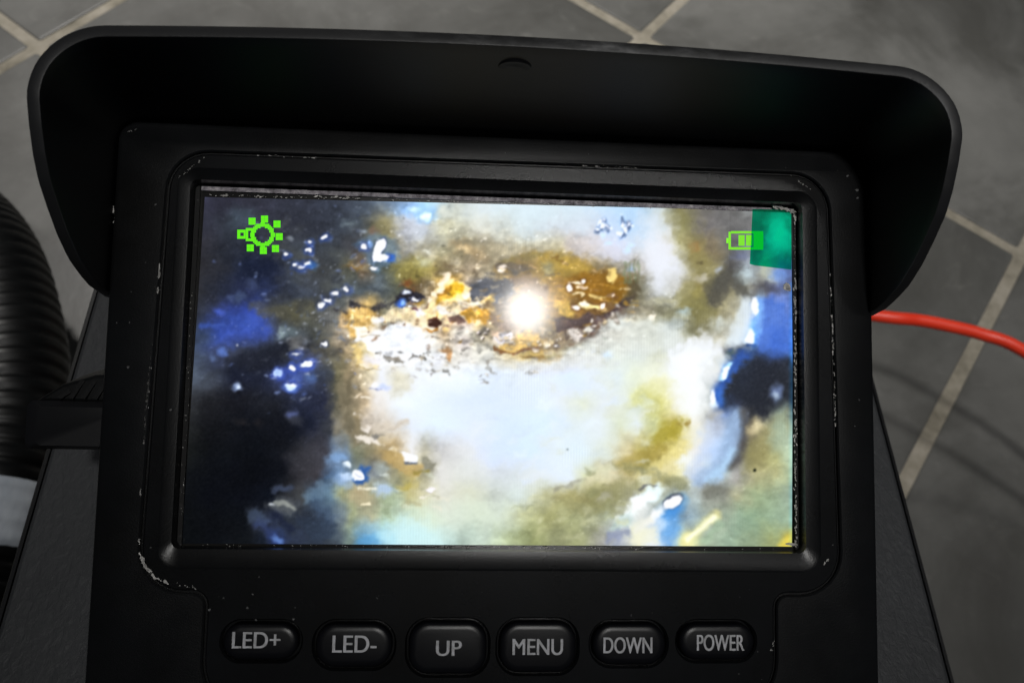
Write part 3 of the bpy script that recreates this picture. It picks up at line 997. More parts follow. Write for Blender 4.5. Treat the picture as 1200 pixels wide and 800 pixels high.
poly([(600, 396), (620, 386), (634, 398), (648, 400), (640, 412), (620, 410), (596, 414), (584, 408)], "d2a850", .85, 5, 2.5)
blob(589, 396, 9, 6, "d4d4e4", .9, -30, .6, 2)
blob(598, 392, 5, 3, "e4e0ec", .9, -20, .7, 1)
blob(581, 391, 4, 4, "d8b89c", .8, 0, .7, 1)
stroke([(580, 407), (592, 413), (604, 414), (616, 410), (630, 407)], 2.6, "8c5c30", .9, 2, 1)
stroke([(610, 418), (626, 420), (636, 418)], 2.2, "8c6c38", .8, 2, .8)
stroke([(632, 420), (644, 423), (656, 418)], 4, "b08c48", .7, 4, 1.5)
poly([(634, 396), (652, 392), (662, 396), (664, 404), (652, 412), (636, 410)], "a08c70", .7, 6, 3)
glint(651.5, 404.5, 3, 2.2, "7a6850", 2, .5, 0, "f8f0e8")
blob(641, 404, 3, 4, "e0d4b4", .8, 0, .7, 1)
blob(674, 390, 8, 6.5, "d4ccc4", .9, -20, .45, 1.5)
blob(689, 385.5, 4.5, 4, "dcd8cc", .95, 0, .5, 1)
stroke([(664, 396), (664, 388)], 2, "605048", .7, 2, 1)
stroke([(690, 391), (697, 391), (702, 380), (708, 374)], 2.4, "7c5a44", .8, 2, 1)
blob(720, 378, 16, 7, "ccd0c8", .8, -8, .7, 3)
blob(708, 397.5, 1.6, 1.2, "404c2c", .9)
blob(711, 415, 6, 5, "c4dcfc", .7, 0, .8, 1)
# --- the yellow crust
poly([(398, 366), (414, 358), (434, 363), (438, 374), (430, 386), (420, 394), (410, 392), (404, 378)], "dcb060", .85, 6, 4)
poly([(412, 360), (428, 362), (424, 374), (412, 376)], "ecc474", .8, 4, 2)
blob(402, 376, 4, 8, "d0ac78", .7, 0, .8, 2)
stroke([(413, 355), (428, 360), (445, 361), (458, 356), (466, 350)], 5, "2e2e3a", .8, 5, 3)
stroke([(393, 364), (406, 366)], 4, "3c3840", .7, 3, 2)
poly([(462, 347), (476, 341), (492, 344), (498, 348), (490, 352), (474, 353), (464, 352)], "2c2c3c", .9, 4, 2)
blob(470, 355, 6, 5, "3a6ad8", .95, 0, .5, 1)
blob(472, 354, 3, 3, "7ca8f4", .9, 0, .6, .6)
blob(475.5, 343, 4, 2.2, "d8e0f8", 1, 0, .5, .5)
glint(486.5, 350, 4.6, 1.8, "50506a", 2, .5, -8)
glint(481, 358, 3, 2, "6a5a4a", 2, .5)
blob(492, 354, 5, 3, "b08c38", .8, -10, .7, 1)
poly([(498, 360), (504, 352), (502, 362)], "603428", .8, 3, 1)
poly([(444, 372), (462, 362), (486, 360), (500, 368), (503, 382), (494, 384), (480, 378), (462, 378), (452, 376)], "e4d2ac", .85, 4, 2.5)
blob(474, 370, 12, 4, "d8c08c", .6, 5, .8, 2)
poly([(485, 364), (494, 360), (498, 370), (490, 372)], "e0d8e0", .85, 3, 1.5)
stroke([(484, 363), (488, 362)], 3, "70404c", .8, 2, .6)
# tall amber clump
clump = [(500, 376), (498, 364), (503, 354), (506, 344), (514, 338), (520, 329), (530, 325), (542, 330), (549, 338), (551, 350), (540, 354), (526, 352), (518, 362), (519, 374), (512, 378)]
poly(clump, "f2d69c", .95, 3, 2)
poly([(509, 362), (514, 346), (524, 336), (532, 327), (542, 332), (543, 342), (532, 350), (518, 352), (514, 366), (511, 370)], "f2b93c", .9, 4, 2)
poly([(527, 334), (536, 331), (543, 335), (541, 343), (528, 346)], "f8c028", .95, 3, 1.5)
stroke([(514, 345), (528, 336)], 2, "b87820", .6, 2, 1)
for x, y, r in ((509.5, 344.5, 3), (514.5, 339.5, 3.2), (503.5, 351, 3), (521, 329, 4), (517, 333, 3), (546, 345, 4), (523, 325, 4)):
    blob(x, y, r, r, "f8e4c8", .95, 0, .5, .8)
blob(520, 364, 9, 5, "eee8e0", .95, 0, .5, 2)
poly([(536, 352), (560, 354), (572, 352), (572, 360), (552, 360), (538, 358)], "e8dcc4", .9, 4, 2)
poly([(540, 366), (556, 360), (572, 364), (574, 374), (560, 378), (546, 374)], "d89c30", .9, 4, 2.5)
blob(556, 366, 5, 3, "f0bc50", .9, 0, .6, 1)
blob(572, 354, 6, 6, "d8b460", .85, 0, .6, 2)
blob(560, 377, 3, 3, "f0dcb0", .9, 0, .6, 1)
poly([(502, 374), (510, 371), (517, 380), (512, 384), (502, 381)], "52281c", .95, 2.5, 1)
poly([(524, 372), (538, 369), (545, 376), (538, 381), (526, 378)], "7c5e54", .95, 3, 1)
stroke([(500, 386), (506, 388), (512, 386)], 3, "c88838", .9, 2, .8)
stroke([(517, 386), (524, 382)], 2.2, "8c7464", .8, 2, .8)
blob(566, 388, 9, 5, "6a645e", .7, 15, .7, 2)
for x, y in ((561, 387), (569, 391), (566, 396), (572, 386)):
    blob(x, y, 2, 1.5, "e0d4d0", .95, 0, .6, .4)
    blob(x + 2, y + 2, 1.6, 1.2, "483c38", .8, 0, .6, .4)
# white plaster below with cracks
poly([(418, 398), (436, 390), (450, 384), (470, 378), (490, 386), (500, 400), (498, 412), (486, 418), (470, 414), (450, 412), (432, 412)], "e9eef8", .92, 6, 3)
poly([(416, 384), (428, 383), (434, 392), (420, 394)], "f2eadc", .9, 3, 1.5)
blob(441, 377, 5, 4.5, "f0ece8", .9, 0, .5, 1.5)
blob(447, 373, 4, 4, "c8cce0", .7, 0, .6, 1.5)
stroke([(424, 394), (434, 393), (444, 393)], 2, "b8ac98", .9, 2, .8)
stroke([(458, 377), (466, 380), (472, 380)], 2, "a8988c", .8, 2, .8)
poly([(412, 404), (420, 402), (426, 420), (446, 428), (440, 432), (418, 426), (412, 416)], "e8c878", .8, 5, 2.5)
stroke([(416, 428), (432, 432), (448, 433)], 2, "a89060", .8, 2, .8)
blob(434, 424, 9, 6, "e4e0ea", .7, 10, .8, 2)
for pts in ([(455, 411), (464, 410)], [(468, 412), (474, 414)], [(478, 418), (490, 417)], [(490, 418), (498, 420)], [(497, 413), (507, 413)], [(499, 421), (503, 423)],
            [(440, 413), (446, 414)], [(494, 427), (501, 430)], [(505, 433), (512, 436)], [(521, 434), (527, 439)],
            [(532, 413), (540, 414)], [(544, 410), (551, 409)], [(536, 398), (543, 397)], [(541, 425), (552, 424)], [(528, 431), (536, 430)], [(450, 420), (468, 421)],
            [(583, 423), (587, 424)], [(570, 431), (575, 431)], [(617, 436), (624, 437)], [(602, 431), (614, 431)], [(553, 441), (565, 440)], [(560, 445), (566, 446)]):
    jx = [(a + random.uniform(-1, 1), b + random.uniform(-.8, .8)) for a, b in pts]
    stroke(jx, 1.0, "6c6860", random.uniform(.25, .6), 1.8, 2.4)
poly([(515, 408), (526, 406), (531, 414), (528, 421), (520, 414)], "c08c58", .85, 4, 2)
blob(539, 401, 3, 2, "c89850", .8, 0, .6, 1)
blob(514, 420, 7, 7, "e0e4ee", .8, 0, .7, 2)
blob(540, 392, 16, 7, "dcdccc", .6, 0, .8, 3)
# --- bright mass lower centre: soft creases
blob(450, 454, 6, 4, "b8c4f0", .9, 10, .6, 1)
stroke([(436, 455), (447, 458)], 2, "7c88b4", .85, 1.8, .6)
blob(442, 451, 5, 3, "f0f0fc", .9, 20, .6, 1)
stroke([(424, 466), (434, 467)], 2.5, "e8e0d0", .9, 2, .6)
poly([(462, 440), (484, 436), (478, 456), (460, 466), (456, 452)], "ccc8b4", .6, 8, 3)
poly([(440, 496), (464, 494), (478, 492), (476, 502), (454, 506), (440, 502)], "c8bcaa", .75, 6, 2)
poly([(398, 450), (410, 440), (424, 450), (420, 490), (430, 515), (412, 518), (400, 500), (396, 470)], "93866a", .6, 10, 5)
stroke([(410, 440), (407, 470), (410, 500)], 7, "6e6650", .55, 6, 2)
for x0, y0, x1, y1, c_ in ((420, 512, 440, 520, "e8e0d4"), (436, 514, 462, 526, "e4dcd0"), (426, 500, 436, 506, "ece4dc"), (441, 511, 454, 512, "908c84"), (420, 485, 424, 497, "d8d0c8"), (446, 522, 470, 530, "ece4d0")):
    for _ in range(3):
        jx_, jy_ = random.uniform(-4, 4), random.uniform(-2, 2)
        stroke([(x0 + jx_, y0 + jy_), (x0 + jx_ + (x1 - x0) * .55, y0 + jy_ + (y1 - y0) * .55)], random.uniform(1.2, 3), c_, .6, 3, 2.2)
poly([(444, 526), (470, 530), (494, 545), (492, 556), (474, 556), (458, 545)], "c2a464", .75, 8, 3)
poly([(472, 530), (490, 534), (488, 541), (476, 538)], "e8eefc", 1, 2.5, 1)
stroke([(476, 541), (488, 542)], 2, "6c7890", .8, 2, .6)
poly([(492, 534), (500, 536), (510, 546), (508, 552), (498, 550), (494, 542)], "908e7c", .85, 5, 2)
stroke([(486, 554), (500, 553)], 3, "a09040", .7, 3, 1)
blob(476, 570, 10, 5, "bcac54", .7, 0, .8, 2)
poly([(496, 575), (504, 569), (511, 574), (505, 578)], "eae4f2", .95, 3, 1)
stroke([(492, 582), (504, 580)], 3, "dcd8c8", .9, 2.4, 1)
for k in range(12):
    x, y = random.uniform(440, 510), random.uniform(555, 600)
    stroke([(x, y), (x + random.uniform(8, 18), y + random.uniform(1, 5))], random.uniform(2, 4), random.choice(("dcd8c4", "b0a880", "d4dcc8", "98987c")), .4, 3, 1.5)
# left-bottom blue highlights
blob(396, 535, 10, 7, "88b4ec", .8, 0, .8, 3)
poly([(424, 545), (434, 547), (432, 566), (420, 568), (412, 562)], "2c64c0", .8, 5, 1)
poly([(417, 551), (425, 550), (428, 556), (426, 562), (416, 562), (411, 557)], "fafcff", 1, 2.4, .8)
stroke([(417, 556), (424, 558)], 1.4, "7c94cc", .8, 1.5, .4)
blob(408, 545, 4.6, 3, "e4f2ff", 1, 0, .5, .8)
blob(405, 558, 7, 4.5, "d4e8ff", .9, 20, .6, 1)
blob(402, 563, 10, 7, "98bcf0", .6, 0, .8, 2)
blob(448, 548, 8, 8, "a4b0ac", .7, 0, .8, 2)
blob(452, 556, 5, 2.5, "c4ccc4", .8, 20, .7, 1)
blob(450, 574, 10, 8, "aac4e4", .85, 0, .6, 2)
stroke([(420, 572), (440, 573)], 2.6, "f0ecd8", .85, 2, .6)
stroke([(424, 590), (432, 590)], 2.6, "fbf4d4", 1, 1.8, .5)
blob(420, 584, 16, 9, "c4b68e", .55, 0, .9, 3)
blob(452, 594, 10, 8, "98a884", .6, 0, .9, 3)
poly([(356, 580), (372, 566), (384, 562), (388, 574), (372, 584), (360, 588)], "7ca0c0", .6, 9, 3)
stroke([(322, 572), (342, 571)], 7, "4a5878", .8, 6, 2)
poly([(315, 592), (330, 585), (344, 590), (350, 602), (334, 604), (318, 598)], "7c8286", .7, 14, 4)
stroke([(318, 592), (332, 588), (346, 598)], 2.6, "b4bab4", .8, 3, 1.2)
blob(319, 592, 3, 1.4, "d0d8e4", .95, 10, .6, .6)
poly([(290, 596), (300, 592), (316, 610), (308, 616), (290, 614)], "55688a", .7, 8, 3)
stroke([(300, 612), (316, 622), (330, 634)], 8, "3c4e8c", .55, 10, 3)
blob(326, 632, 7, 3.5, "6c98f0", .9, 30, .7, 1)
stroke([(322, 604), (340, 618)], 8, "18244c", .6, 6, 2)
poly([(352, 610), (380, 604), (394, 616), (390, 632), (364, 634)], "33445e", .7, 9, 3)
stroke([(424, 634), (446, 632)], 10, "58a4dc", .75, 8, 2)
blob(470, 620, 30, 12, "b8dce0", .5, 0, .9, 4)
# --- right side: veined pale wall, blue gap, sweeps of olive
blob(815, 412, 30, 18, "e4e9f2", .8, -18, .6, 6)
blob(800, 400, 14, 10, "d8dce0", .5, 0, .9, 4)
poly([(800, 352), (824, 350), (840, 362), (836, 374), (812, 376), (802, 366)], "8a8454", .6, 10, 4)
blob(835, 346, 10, 12, "5a5648", .55, 20, .9, 3)
blob(842, 380, 10, 8, "c0c8c4", .7, 0, .8, 3)
blob(800, 366, 8, 4, "b8d0d8", .7, 0, .8, 2)
blob(792, 380, 16, 8, "bccad0", .6, -20, .9, 3)
blob(764, 372, 4, 3, "f0e4d0", .95, 0, .5, 1)
blob(778, 352, 14, 3, "b8b490", .6, -5, .8, 2)
poly([(868, 348), (880, 346), (884, 380), (878, 404), (862, 410), (852, 400), (862, 376)], "ccd8e0", .7, 9, 3)
poly([(888, 350), (904, 346), (920, 356), (928, 400), (926, 418), (906, 420), (888, 412), (880, 400), (886, 372)], "4a76dc", .85, 9, 3)
blob(908, 370, 10, 12, "5c84e0", .6, 0, .9, 3)
blob(912, 402, 10, 14, "3c6cdc", .6, 0, .9, 3)
blob(890, 366, 5, 18, "8cc4ff", .7, 4, .8, 1)
blob(885, 359, 4, 9, "fbfdff", 1, 2, .4, .8)
blob(884, 392, 5, 14, "78bcff", .75, 2, .8, 1)
blob(879.5, 396, 4.6, 8, "fbfdff", 1, 2, .4, .8)
stroke([(874, 404), (886, 404)], 2, "3868c0", .8, 2, .5)
poly([(852, 412), (868, 406), (888, 412), (906, 420), (927, 418), (927, 470), (912, 478), (896, 492), (880, 488), (868, 468), (846, 478), (838, 470), (846, 446), (858, 430)], "262b38", .9, 20, 3)
poly([(856, 414), (872, 410), (884, 416), (872, 426), (858, 440), (846, 468), (840, 474), (838, 458), (846, 440)], "3460c4", .8, 11, 3)
blob(858, 412, 6, 5, "4c6468", .7, 0, .8, 2)
stroke([(855, 424), (850, 436), (845, 443)], 6, "a8dcff", .9, 5, 1)
stroke([(853, 430), (847, 441)], 4, "f6fbff", 1, 3, .6)
blob(842, 466, 7, 12, "3f78dc", .7, 5, .8, 1)
blob(834.5, 467, 3.4, 9, "fbfdff", 1, 6, .5, .6)
blob(836, 474, 4, 5, "d8ecff", .8, 0, .7, .6)
blob(909, 460, 7, 9, "7c92c4", .8, 8, .7, 1)
blob(908, 464, 4, 4, "a8bcd0", .7, 0, .7, 1)
blob(812, 470, 14, 28, "e2e5e6", .75, -8, .7, 4)
blob(838, 486, 8, 6, "b0aca0", .6, 0, .8, 2)
stroke([(800, 494), (786, 504), (770, 518)], 17, "b5a636", .75, 11, 4)
stroke([(808, 496), (796, 496)], 6, "a4873c", .6, 5, 2)
blob(765, 468, 14, 16, "cccb78", .55, -20, .9, 4)
blob(775, 450, 16, 8, "dcdcae", .6, 0, .9, 3)
stroke([(730, 545), (752, 535), (776, 526)], 18, "b3a04e", .6, 12, 4)
stroke([(764, 552), (786, 536), (802, 520)], 12, "dccf84", .8, 9, 3)
stroke([(750, 556), (772, 556), (788, 545)], 10, "d8cf9c", .7, 8, 3)
blob(803, 541, 10, 9, "dee2e0", .85, -30, .7, 3)
blob(814, 512, 8, 12, "d8d8cc", .7, 20, .8, 3)
stroke([(864, 488), (862, 510), (854, 532), (838, 552), (822, 560)], 20, "8fabd0", .8, 13, 2)
stroke([(860, 530), (848, 545), (834, 562)], 12, "a0c4e4", .7, 10, 2)
stroke([(830, 500), (826, 530), (812, 552)], 14, "b4c4e0", .6, 12, 3)
stroke([(872, 482), (874, 505), (868, 530), (857, 548)], 8, "504a44", .72, 12, 1)
blob(883, 500, 7, 10, "c4b68a", .75, 10, .8, 2)
blob(888, 498, 5, 8, "d8cca0", .7, 10, .8, 1)
poly([(876, 520), (898, 500), (922, 478), (928, 500), (908, 530), (886, 550), (870, 556)], "958f5e", .6, 14, 3)
blob(914, 505, 12, 26, "a2bca8", .65, 8, .9, 3)
blob(858, 562, 9, 7, "b0aca8", .65, -30, .8, 2)
blob(838, 574, 16, 9, "75786c", .65, -10, .9, 3)
stroke([(690, 556), (712, 549), (740, 548), (780, 560), (800, 566)], 8, "8c8e66", .6, 9, 3)
poly([(690, 572), (726, 560), (748, 566), (738, 590), (720, 606), (690, 600)], "939260", .55, 14, 4)
blob(714, 554, 11, 9, "ccccac", .75, -20, .7, 3)
blob(692, 564, 9, 5, "ccc4a0", .6, -30, .8, 2)
blob(709, 583, 8, 5, "aaa894", .7, -20, .8, 2)
stroke([(648, 574), (670, 566), (686, 562)], 4, "9a9884", .6, 4, 2)
blob(764, 579, 15, 9, "dcf0fa", .95, -38, .55, 2)
blob(752, 588, 12, 8, "f0f4f4", .9, -38, .6, 2)
blob(737, 600, 9, 4, "e4ecec", .8, -30, .7, 2)
blob(728, 607, 7, 3, "d8dcd0", .7, -30, .7, 2)
blob(745, 590, 10, 6, "e8eef0", .7, -38, .7, 2)
stroke([(748, 573), (762, 568), (770, 568)], 1.6, "4c5064", .55, 2.5, .6)
blob(789, 598, 13, 8, "4494e8", .8, -30, .75, 1)
blob(800, 585, 6, 6, "70a8d8", .6, 0, .8, 1)
blob(788.5, 587.5, 12.5, 7, "2c3450", .75, -32, .3, .4)
blob(788.5, 588.5, 11.2, 5.8, "fbfcff", 1, -32, .25, .4)
blob(768, 604, 14, 5.5, "e6e8ea", .9, -38, .55, 1.5)
stroke([(744, 622), (762, 608)], 8, "dcdcd0", .7, 6, 2)
poly([(716, 610), (736, 602), (742, 612), (726, 624), (714, 622)], "a8c0bc", .6, 7, 3)
poly([(712, 624), (730, 618), (742, 622), (728, 634), (712, 634)], "8a94b0", .7, 7, 3)
blob(775, 614, 9, 7, "b8d0e8", .8, 0, .8, 2)
blob(785, 622, 8, 12, "64a4e4", .75, 20, .8, 2)
poly([(738, 636), (748, 622), (770, 616), (772, 636)], "dcdcc4", .7, 7, 2)
stroke([(803, 634), (824, 616), (840, 603)], 11, "dcd690", .75, 9, 1)
stroke([(806, 632), (826, 615), (837, 606)], 6, "f0f0d0", .95, 7, .6)
stroke([(842, 614), (826, 634)], 10, "9cb898", .6, 8, 2)
blob(884.7, 550.8, 1.7, 1.7, "1c2414", .95, 0, .4)
blob(664.8, 527, 1, 1, "3c4444", .9, 0, .5)
blob(900, 600, 24, 30, "94ae8c", .4, 20, .9, 4)
blob(868, 610, 16, 16, "84a490", .5, 0, .9, 4)
poly([(916, 634), (928, 622), (930, 642), (910, 642)], "dcc848", .85, 8, 1)
blob(660, 600, 40, 18, "a8aa72", .35, -20, .9, 5)
for k in range(95):                                 # gritty streaks in the cavity and along the crust
    x, y = random.uniform(560, 745), random.uniform(300, 420)
    if ((x - 655) / 95) ** 2 + ((y - 352) / 52) ** 2 > 1 or math.hypot(x - 618, y - 362) < 30:
        continue
    c_ = random.choice(("6a4418", "c89838", "e4c070", "7c5c28", "9c7c60", "d8b070", "5c4030", "f0dcb0"))
    stroke([(x, y), (x + random.uniform(3, 11), y + random.uniform(-1.5, 2.5))], random.uniform(1, 2.6), c_, random.uniform(.25, .65), 1.8, 1.5)
for k in range(80):
    t_ = random.random()
    x = 402 + t_ * 185
    y = 372 + 14 * math.sin(t_ * 5) + random.gauss(0, 13)
    if math.hypot(x - 470, (y - 398) * 1.6) < 30:
        continue
    c_ = random.choice(("f4e4c8", "c89848", "8c6440", "e8c070", "ece4dc", "b88c50", "d8c4a0", "7c6454"))
    blob(x, y, random.uniform(1.2, 4.2), random.uniform(1, 2.6), c_, random.uniform(.3, .75), random.uniform(-40, 30), .7, 1.2)
for k in range(75):                                 # hairline cracks in the white plaster
    x, y = random.uniform(440, 640), random.gauss(424, 9)
    stroke([(x, y), (x + random.uniform(2, 9), y + random.uniform(-2, 2.5))], random.uniform(.6, 1.3), random.choice(("8c867c", "a49c90", "b0a084", "746c64")), random.uniform(.25, .6), 1.6, 1.5)
poly([(668, 410), (694, 396), (704, 382), (730, 373), (764, 376), (800, 386), (790, 410), (744, 416), (704, 414)], "cfd5d0", .75, 14, 4)
poly([(604, 424), (640, 424), (668, 412), (700, 410), (720, 424), (660, 436), (610, 434)], "ced4dc", .6, 12, 4)
for k in range(28):                                 # pebbly lip round the lower edge of the cavity
    t_ = random.random()
    x = 575 + 150 * t_
    y = 392 + 20 * math.sin(math.pi * t_) - 26 * t_ + random.gauss(0, 4)
    r_ = random.uniform(1.4, 3.6)
    blob(x + 1, y + 1.5, r_ + 1, r_ + .6, "6c5844", .45, 0, .6, 1)
    blob(x, y, r_, r_ * .85, random.choice(("d8d0c8", "e4dcd0", "c8c0b0", "d8c498")), .7, 0, .6, 1)
for k in range(26):                                 # soft flecks over the olive wall
    x, y = random.uniform(600, 735), random.uniform(575, 632)
    blob(x, y, random.uniform(3, 9), random.uniform(2, 4), random.choice(("c0c090", "8c9068", "b4b88c", "d0d0a8")), .35, -25, .9, 2)
for k in range(40):                                 # faint creases of the white wall
    x, y = random.uniform(560, 760), random.uniform(440, 570)
    blob(x, y, random.uniform(4, 14), random.uniform(2, 6), random.choice(("d8e4f4", "c0ccd0", "ccd0bc", "d8dcdc", "c4d4f0")), .35, random.uniform(-40, 10), .9, 3)
for k in range(75):                                 # fine sparkle of the wet wall
    if random.random() < .7:
        t_ = random.random()
        x, y = 330 + 90 * t_ + random.gauss(0, 16), 470 - 190 * t_ + random.gauss(0, 26)
    else:
        x, y = random.uniform(240, 420), random.uniform(300, 470)
    r_ = random.uniform(.7, 1.9)
    blob(x, y, r_ * random.uniform(1, 1.8), r_, random.choice(("8aa0d8", "6078c0", "b4c0dc", "7888a8", "4a64c0", "c8d0e0")), random.uniform(.2, .6), random.uniform(-50, 20), .9, 1.0)
for k in range(40):                                 # dull lumps
    x, y = random.uniform(320, 410), random.uniform(255, 420)
    blob(x, y, random.uniform(4, 10), random.uniform(2.5, 6), random.choice(("4c5258", "343a48", "5c605c", "2a3040")), random.uniform(.2, .45), random.uniform(-40, 20), .9, 2.5)
for k in range(70):                                 # small wet specks on the dark wall
    x, y = random.uniform(300, 420), random.uniform(250, 470)
    blob(x, y, random.uniform(1.0, 3), random.uniform(.8, 2), random.choice(("7c88a0", "5c6888", "8c949c", "40485c")), random.uniform(.2, .55), random.uniform(-30, 30), .9, 1)

blob(912, 272, 13, 22, "eef8ff", .8, 0, .9, 2)
blob(886, 292, 6, 20, "586068", .7, 0, .9, 2)


def soften(a, sig):
    r = int(sig * 3) + 1
    kx = np.exp(-0.5 * (np.arange(-r, r + 1) / sig) ** 2)
    kx /= kx.sum()
    for ax in (0, 1):
        p = np.pad(a, [(r, r) if d == ax else (0, 0) for d in range(3)], mode="edge")
        n_ = a.shape[ax]
        a = sum(kx[k] * (p[k:k + n_] if ax == 0 else p[:, k:k + n_]) for k in range(2 * r + 1))
    return a


sharp = img
crust = np.clip(1.25 - np.sqrt(((xx - 560) / 190) ** 2 + ((yy - 375) / 62) ** 2), 0, 1)
img *= (1 + (fbm(5, 141, 3, 1.4, .8) * 0.30) * crust[..., None][..., 0] * 1.0)[..., None]
# everything seen through the wet little lens: ragged edges, wet speckle, video grain
dxw = fine_x * 2.2 + fbm(11, 201, 3) * 3.0
dyw = fine_y * 2.2 + fbm(11, 202, 3) * 3.0
near = np.clip(1.15 - np.clip((xx - 700) / 150, 0, 1) * np.clip((yy - 430) / 90, 0, 1), .25, 1)
px_ = np.clip(xx - X0 + dxw * near, 0, WC - 2)
py_ = np.clip(yy - Y0 + dyw * near, 0, HC - 2)
jx0, jy0 = px_.astype(int), py_.astype(int)
fxw, fyw = (px_ - jx0)[..., None], (py_ - jy0)[..., None]
img = (img[jy0, jx0] * (1 - fxw) + img[jy0, jx0 + 1] * fxw) * (1 - fyw) + (img[jy0 + 1, jx0] * (1 - fxw) + img[jy0 + 1, jx0 + 1] * fxw) * fyw
g_ = img.mean(-1)
mid = np.clip((g_ - .10) / .12, 0, 1) * np.clip((.86 - g_) / .16, 0, 1)
focus = np.clip(1.2 - np.hypot((xx - 520) / 330, (yy - 370) / 170), .2, 1)
tex = fbm(9, 211, 4, 1.3, .8) * .8 + fbm(4, 221, 2) * .5
img = img * (1 + 0.25 * tex * mid * focus)[..., None]
spk = np.clip((fbm(4.2, 231, 2, 1.2, .9) - 0.42) / .22, 0, 1) * mid * focus
img = img + spk[..., None] * np.array([.26, .26, .28], np.float32)
drk = np.clip((fbm(5, 241, 2, 1.5, .8) - 0.44) / .2, 0, 1) * np.clip((g_ - .3) / .2, 0, 1) * np.clip((.80 - g_) / .1, 0, 1) * focus
img = img * (1 - 0.30 * drk[..., None])
img = img + (np.random.default_rng(5).normal(0, .013, img.shape[:2]) * np.clip(1.2 - g_, .25, 1))[..., None]
g_ = img.mean(-1, keepdims=True)
img = g_ + (img - g_) * (0.90 - 0.22 * np.clip((.36 - g_) / .14, 0, 1))                         # the little camera's dull colours
deep = np.clip((300 - (xx - 60 - (645 - yy) * .15) * .75) / 130, 0, 1) * np.clip((yy - 455) / 70, 0, 1)
img = img * (1 - 0.22 * deep[..., None])
img = soften(img, 0.75)
l_ = img.mean(-1, keepdims=True)
img = img * (1 + 0.125 * np.clip((l_ - .52) / .24, 0, 1))
img = img + 0.30 * (img - soften(img, 2.6))          # the display's own edge sharpening
# panel structure: faint vertical streaks where the columns of the display show, darker first rows
col = (np.sin(xx * 2 * math.pi / 3.3) * 0.5) * np.clip(vnoise(60, 40, 77) * 3.2 - .35, 0, 1)
img *= (1 + 0.035 * col)[..., None]
img *= (1 + 0.05 * fbm(3.0, 90, 2) * np.clip(1.15 - img.mean(-1) * 1.3, 0.08, 1))[..., None]
img[..., 2] += np.clip(0.05 - img[..., 2], 0, .05) * .3
img = np.clip(img, 0.0, 1.0)
edge_r = np.clip((xx - 923) / 5, 0, 1)[..., None] * np.array([-.05, .04, .10], np.float32)
img = np.clip(img + edge_r * (yy > 330)[..., None], 0, 1)
lin = np.where(img <= 0.04045, img / 12.92, ((img + 0.055) / 1.055) ** 2.4)

SCR, nt, b = material("screen_picture", (0.002, 0.002, 0.002), 0.092, 0.055)
at = node(nt, "ShaderNodeAttribute", attribute_name="picture")
nt.links.new(at.outputs["Color"], b.inputs["Emission Color"])
b.inputs["Emission Strength"].default_value = 1.0

q = [face_pt(px, py, 0.0) for px, py in ((240, 231), (929.5, 247.5), (928, 640), (213, 636.5))]
NX, NY = 700, 400
u, v = np.meshgrid(np.linspace(0, 1, NX + 1), np.linspace(0, 1, NY + 1))
mmx = (q[0][0] * (1 - u) + q[1][0] * u) * (1 - v) + (q[3][0] * (1 - u) + q[2][0] * u) * v
mmy = (q[0][1] * (1 - u) + q[1][1] * u) * (1 - v) + (q[3][1] * (1 - u) + q[2][1] * u) * v
rm = np.array(RM)
rc = np.array(RCW)
wp = np.stack([mmx, mmy, 0 * mmx], -1) @ rm.T + np.array(MON) - np.array(CAM)
cp = wp @ rc
sx_ = 600 + FPX * cp[..., 0] / -cp[..., 2] - X0
sy_ = 400 - FPX * cp[..., 1] / -cp[..., 2] - Y0
ix = np.clip(sx_.astype(int), 0, WC - 2)
iy = np.clip(sy_.astype(int), 0, HC - 2)
tx = np.clip(sx_ - ix, 0, 1)[..., None]
ty = np.clip(sy_ - iy, 0, 1)[..., None]
colr = (lin[iy, ix] * (1 - tx) + lin[iy, ix + 1] * tx) * (1 - ty) + (lin[iy + 1, ix] * (1 - tx) + lin[iy + 1, ix + 1] * tx) * ty
nv = (NX + 1) * (NY + 1)
me = bpy.data.meshes.new("display_screen")
ids = np.arange(nv).reshape(NY + 1, NX + 1)
quads = np.stack([ids[1:, :-1], ids[1:, 1:], ids[:-1, 1:], ids[:-1, :-1]], -1).reshape(-1)
me.vertices.add(nv)
me.vertices.foreach_set("co", (np.stack([mmx, mmy, 0 * mmx], -1) * S).reshape(-1).astype(np.float32))
me.loops.add(len(quads))
me.loops.foreach_set("vertex_index", quads.astype(np.int32))
me.polygons.add(NX * NY)
me.polygons.foreach_set("loop_start", np.arange(0, len(quads), 4, dtype=np.int32))
me.update(calc_edges=True)
ca = me.color_attributes.new("picture", "FLOAT_COLOR", "POINT")
ca.data.foreach_set("color", np.concatenate([colr, np.ones(colr.shape[:2] + (1,))], -1).reshape(-1).astype(np.float32))
screen = new_obj("display_screen", me, SCR, mon)
bm = bmesh.new()
l0 = loop_verts(bm, rrect(SX0 - .3, SX1 + .3, SY0 - .3, SY1 + .3, 1, 4), -0.12)
bm.faces.new(l0)
from_bm("screen_border", bm, BORDER, mon)

# on-screen symbols: little cells of light, mostly as the display draws them
GREEN, nt, b = material("green_display_light", (0.01, 0.01, 0.01), 0.2, 0.3)
b.inputs["Emission Color"].default_value = (0.135, 0.90, 0.010, 1)
b.inputs["Emission Strength"].default_value = 1.0
LIME, nt, b = material("lime_display_light", (0.01, 0.01, 0.01), 0.2, 0.3)
b.inputs["Emission Color"].default_value = (0.23, 0.93, 0.012, 1)
b.inputs["Emission Strength"].default_value = 1.0


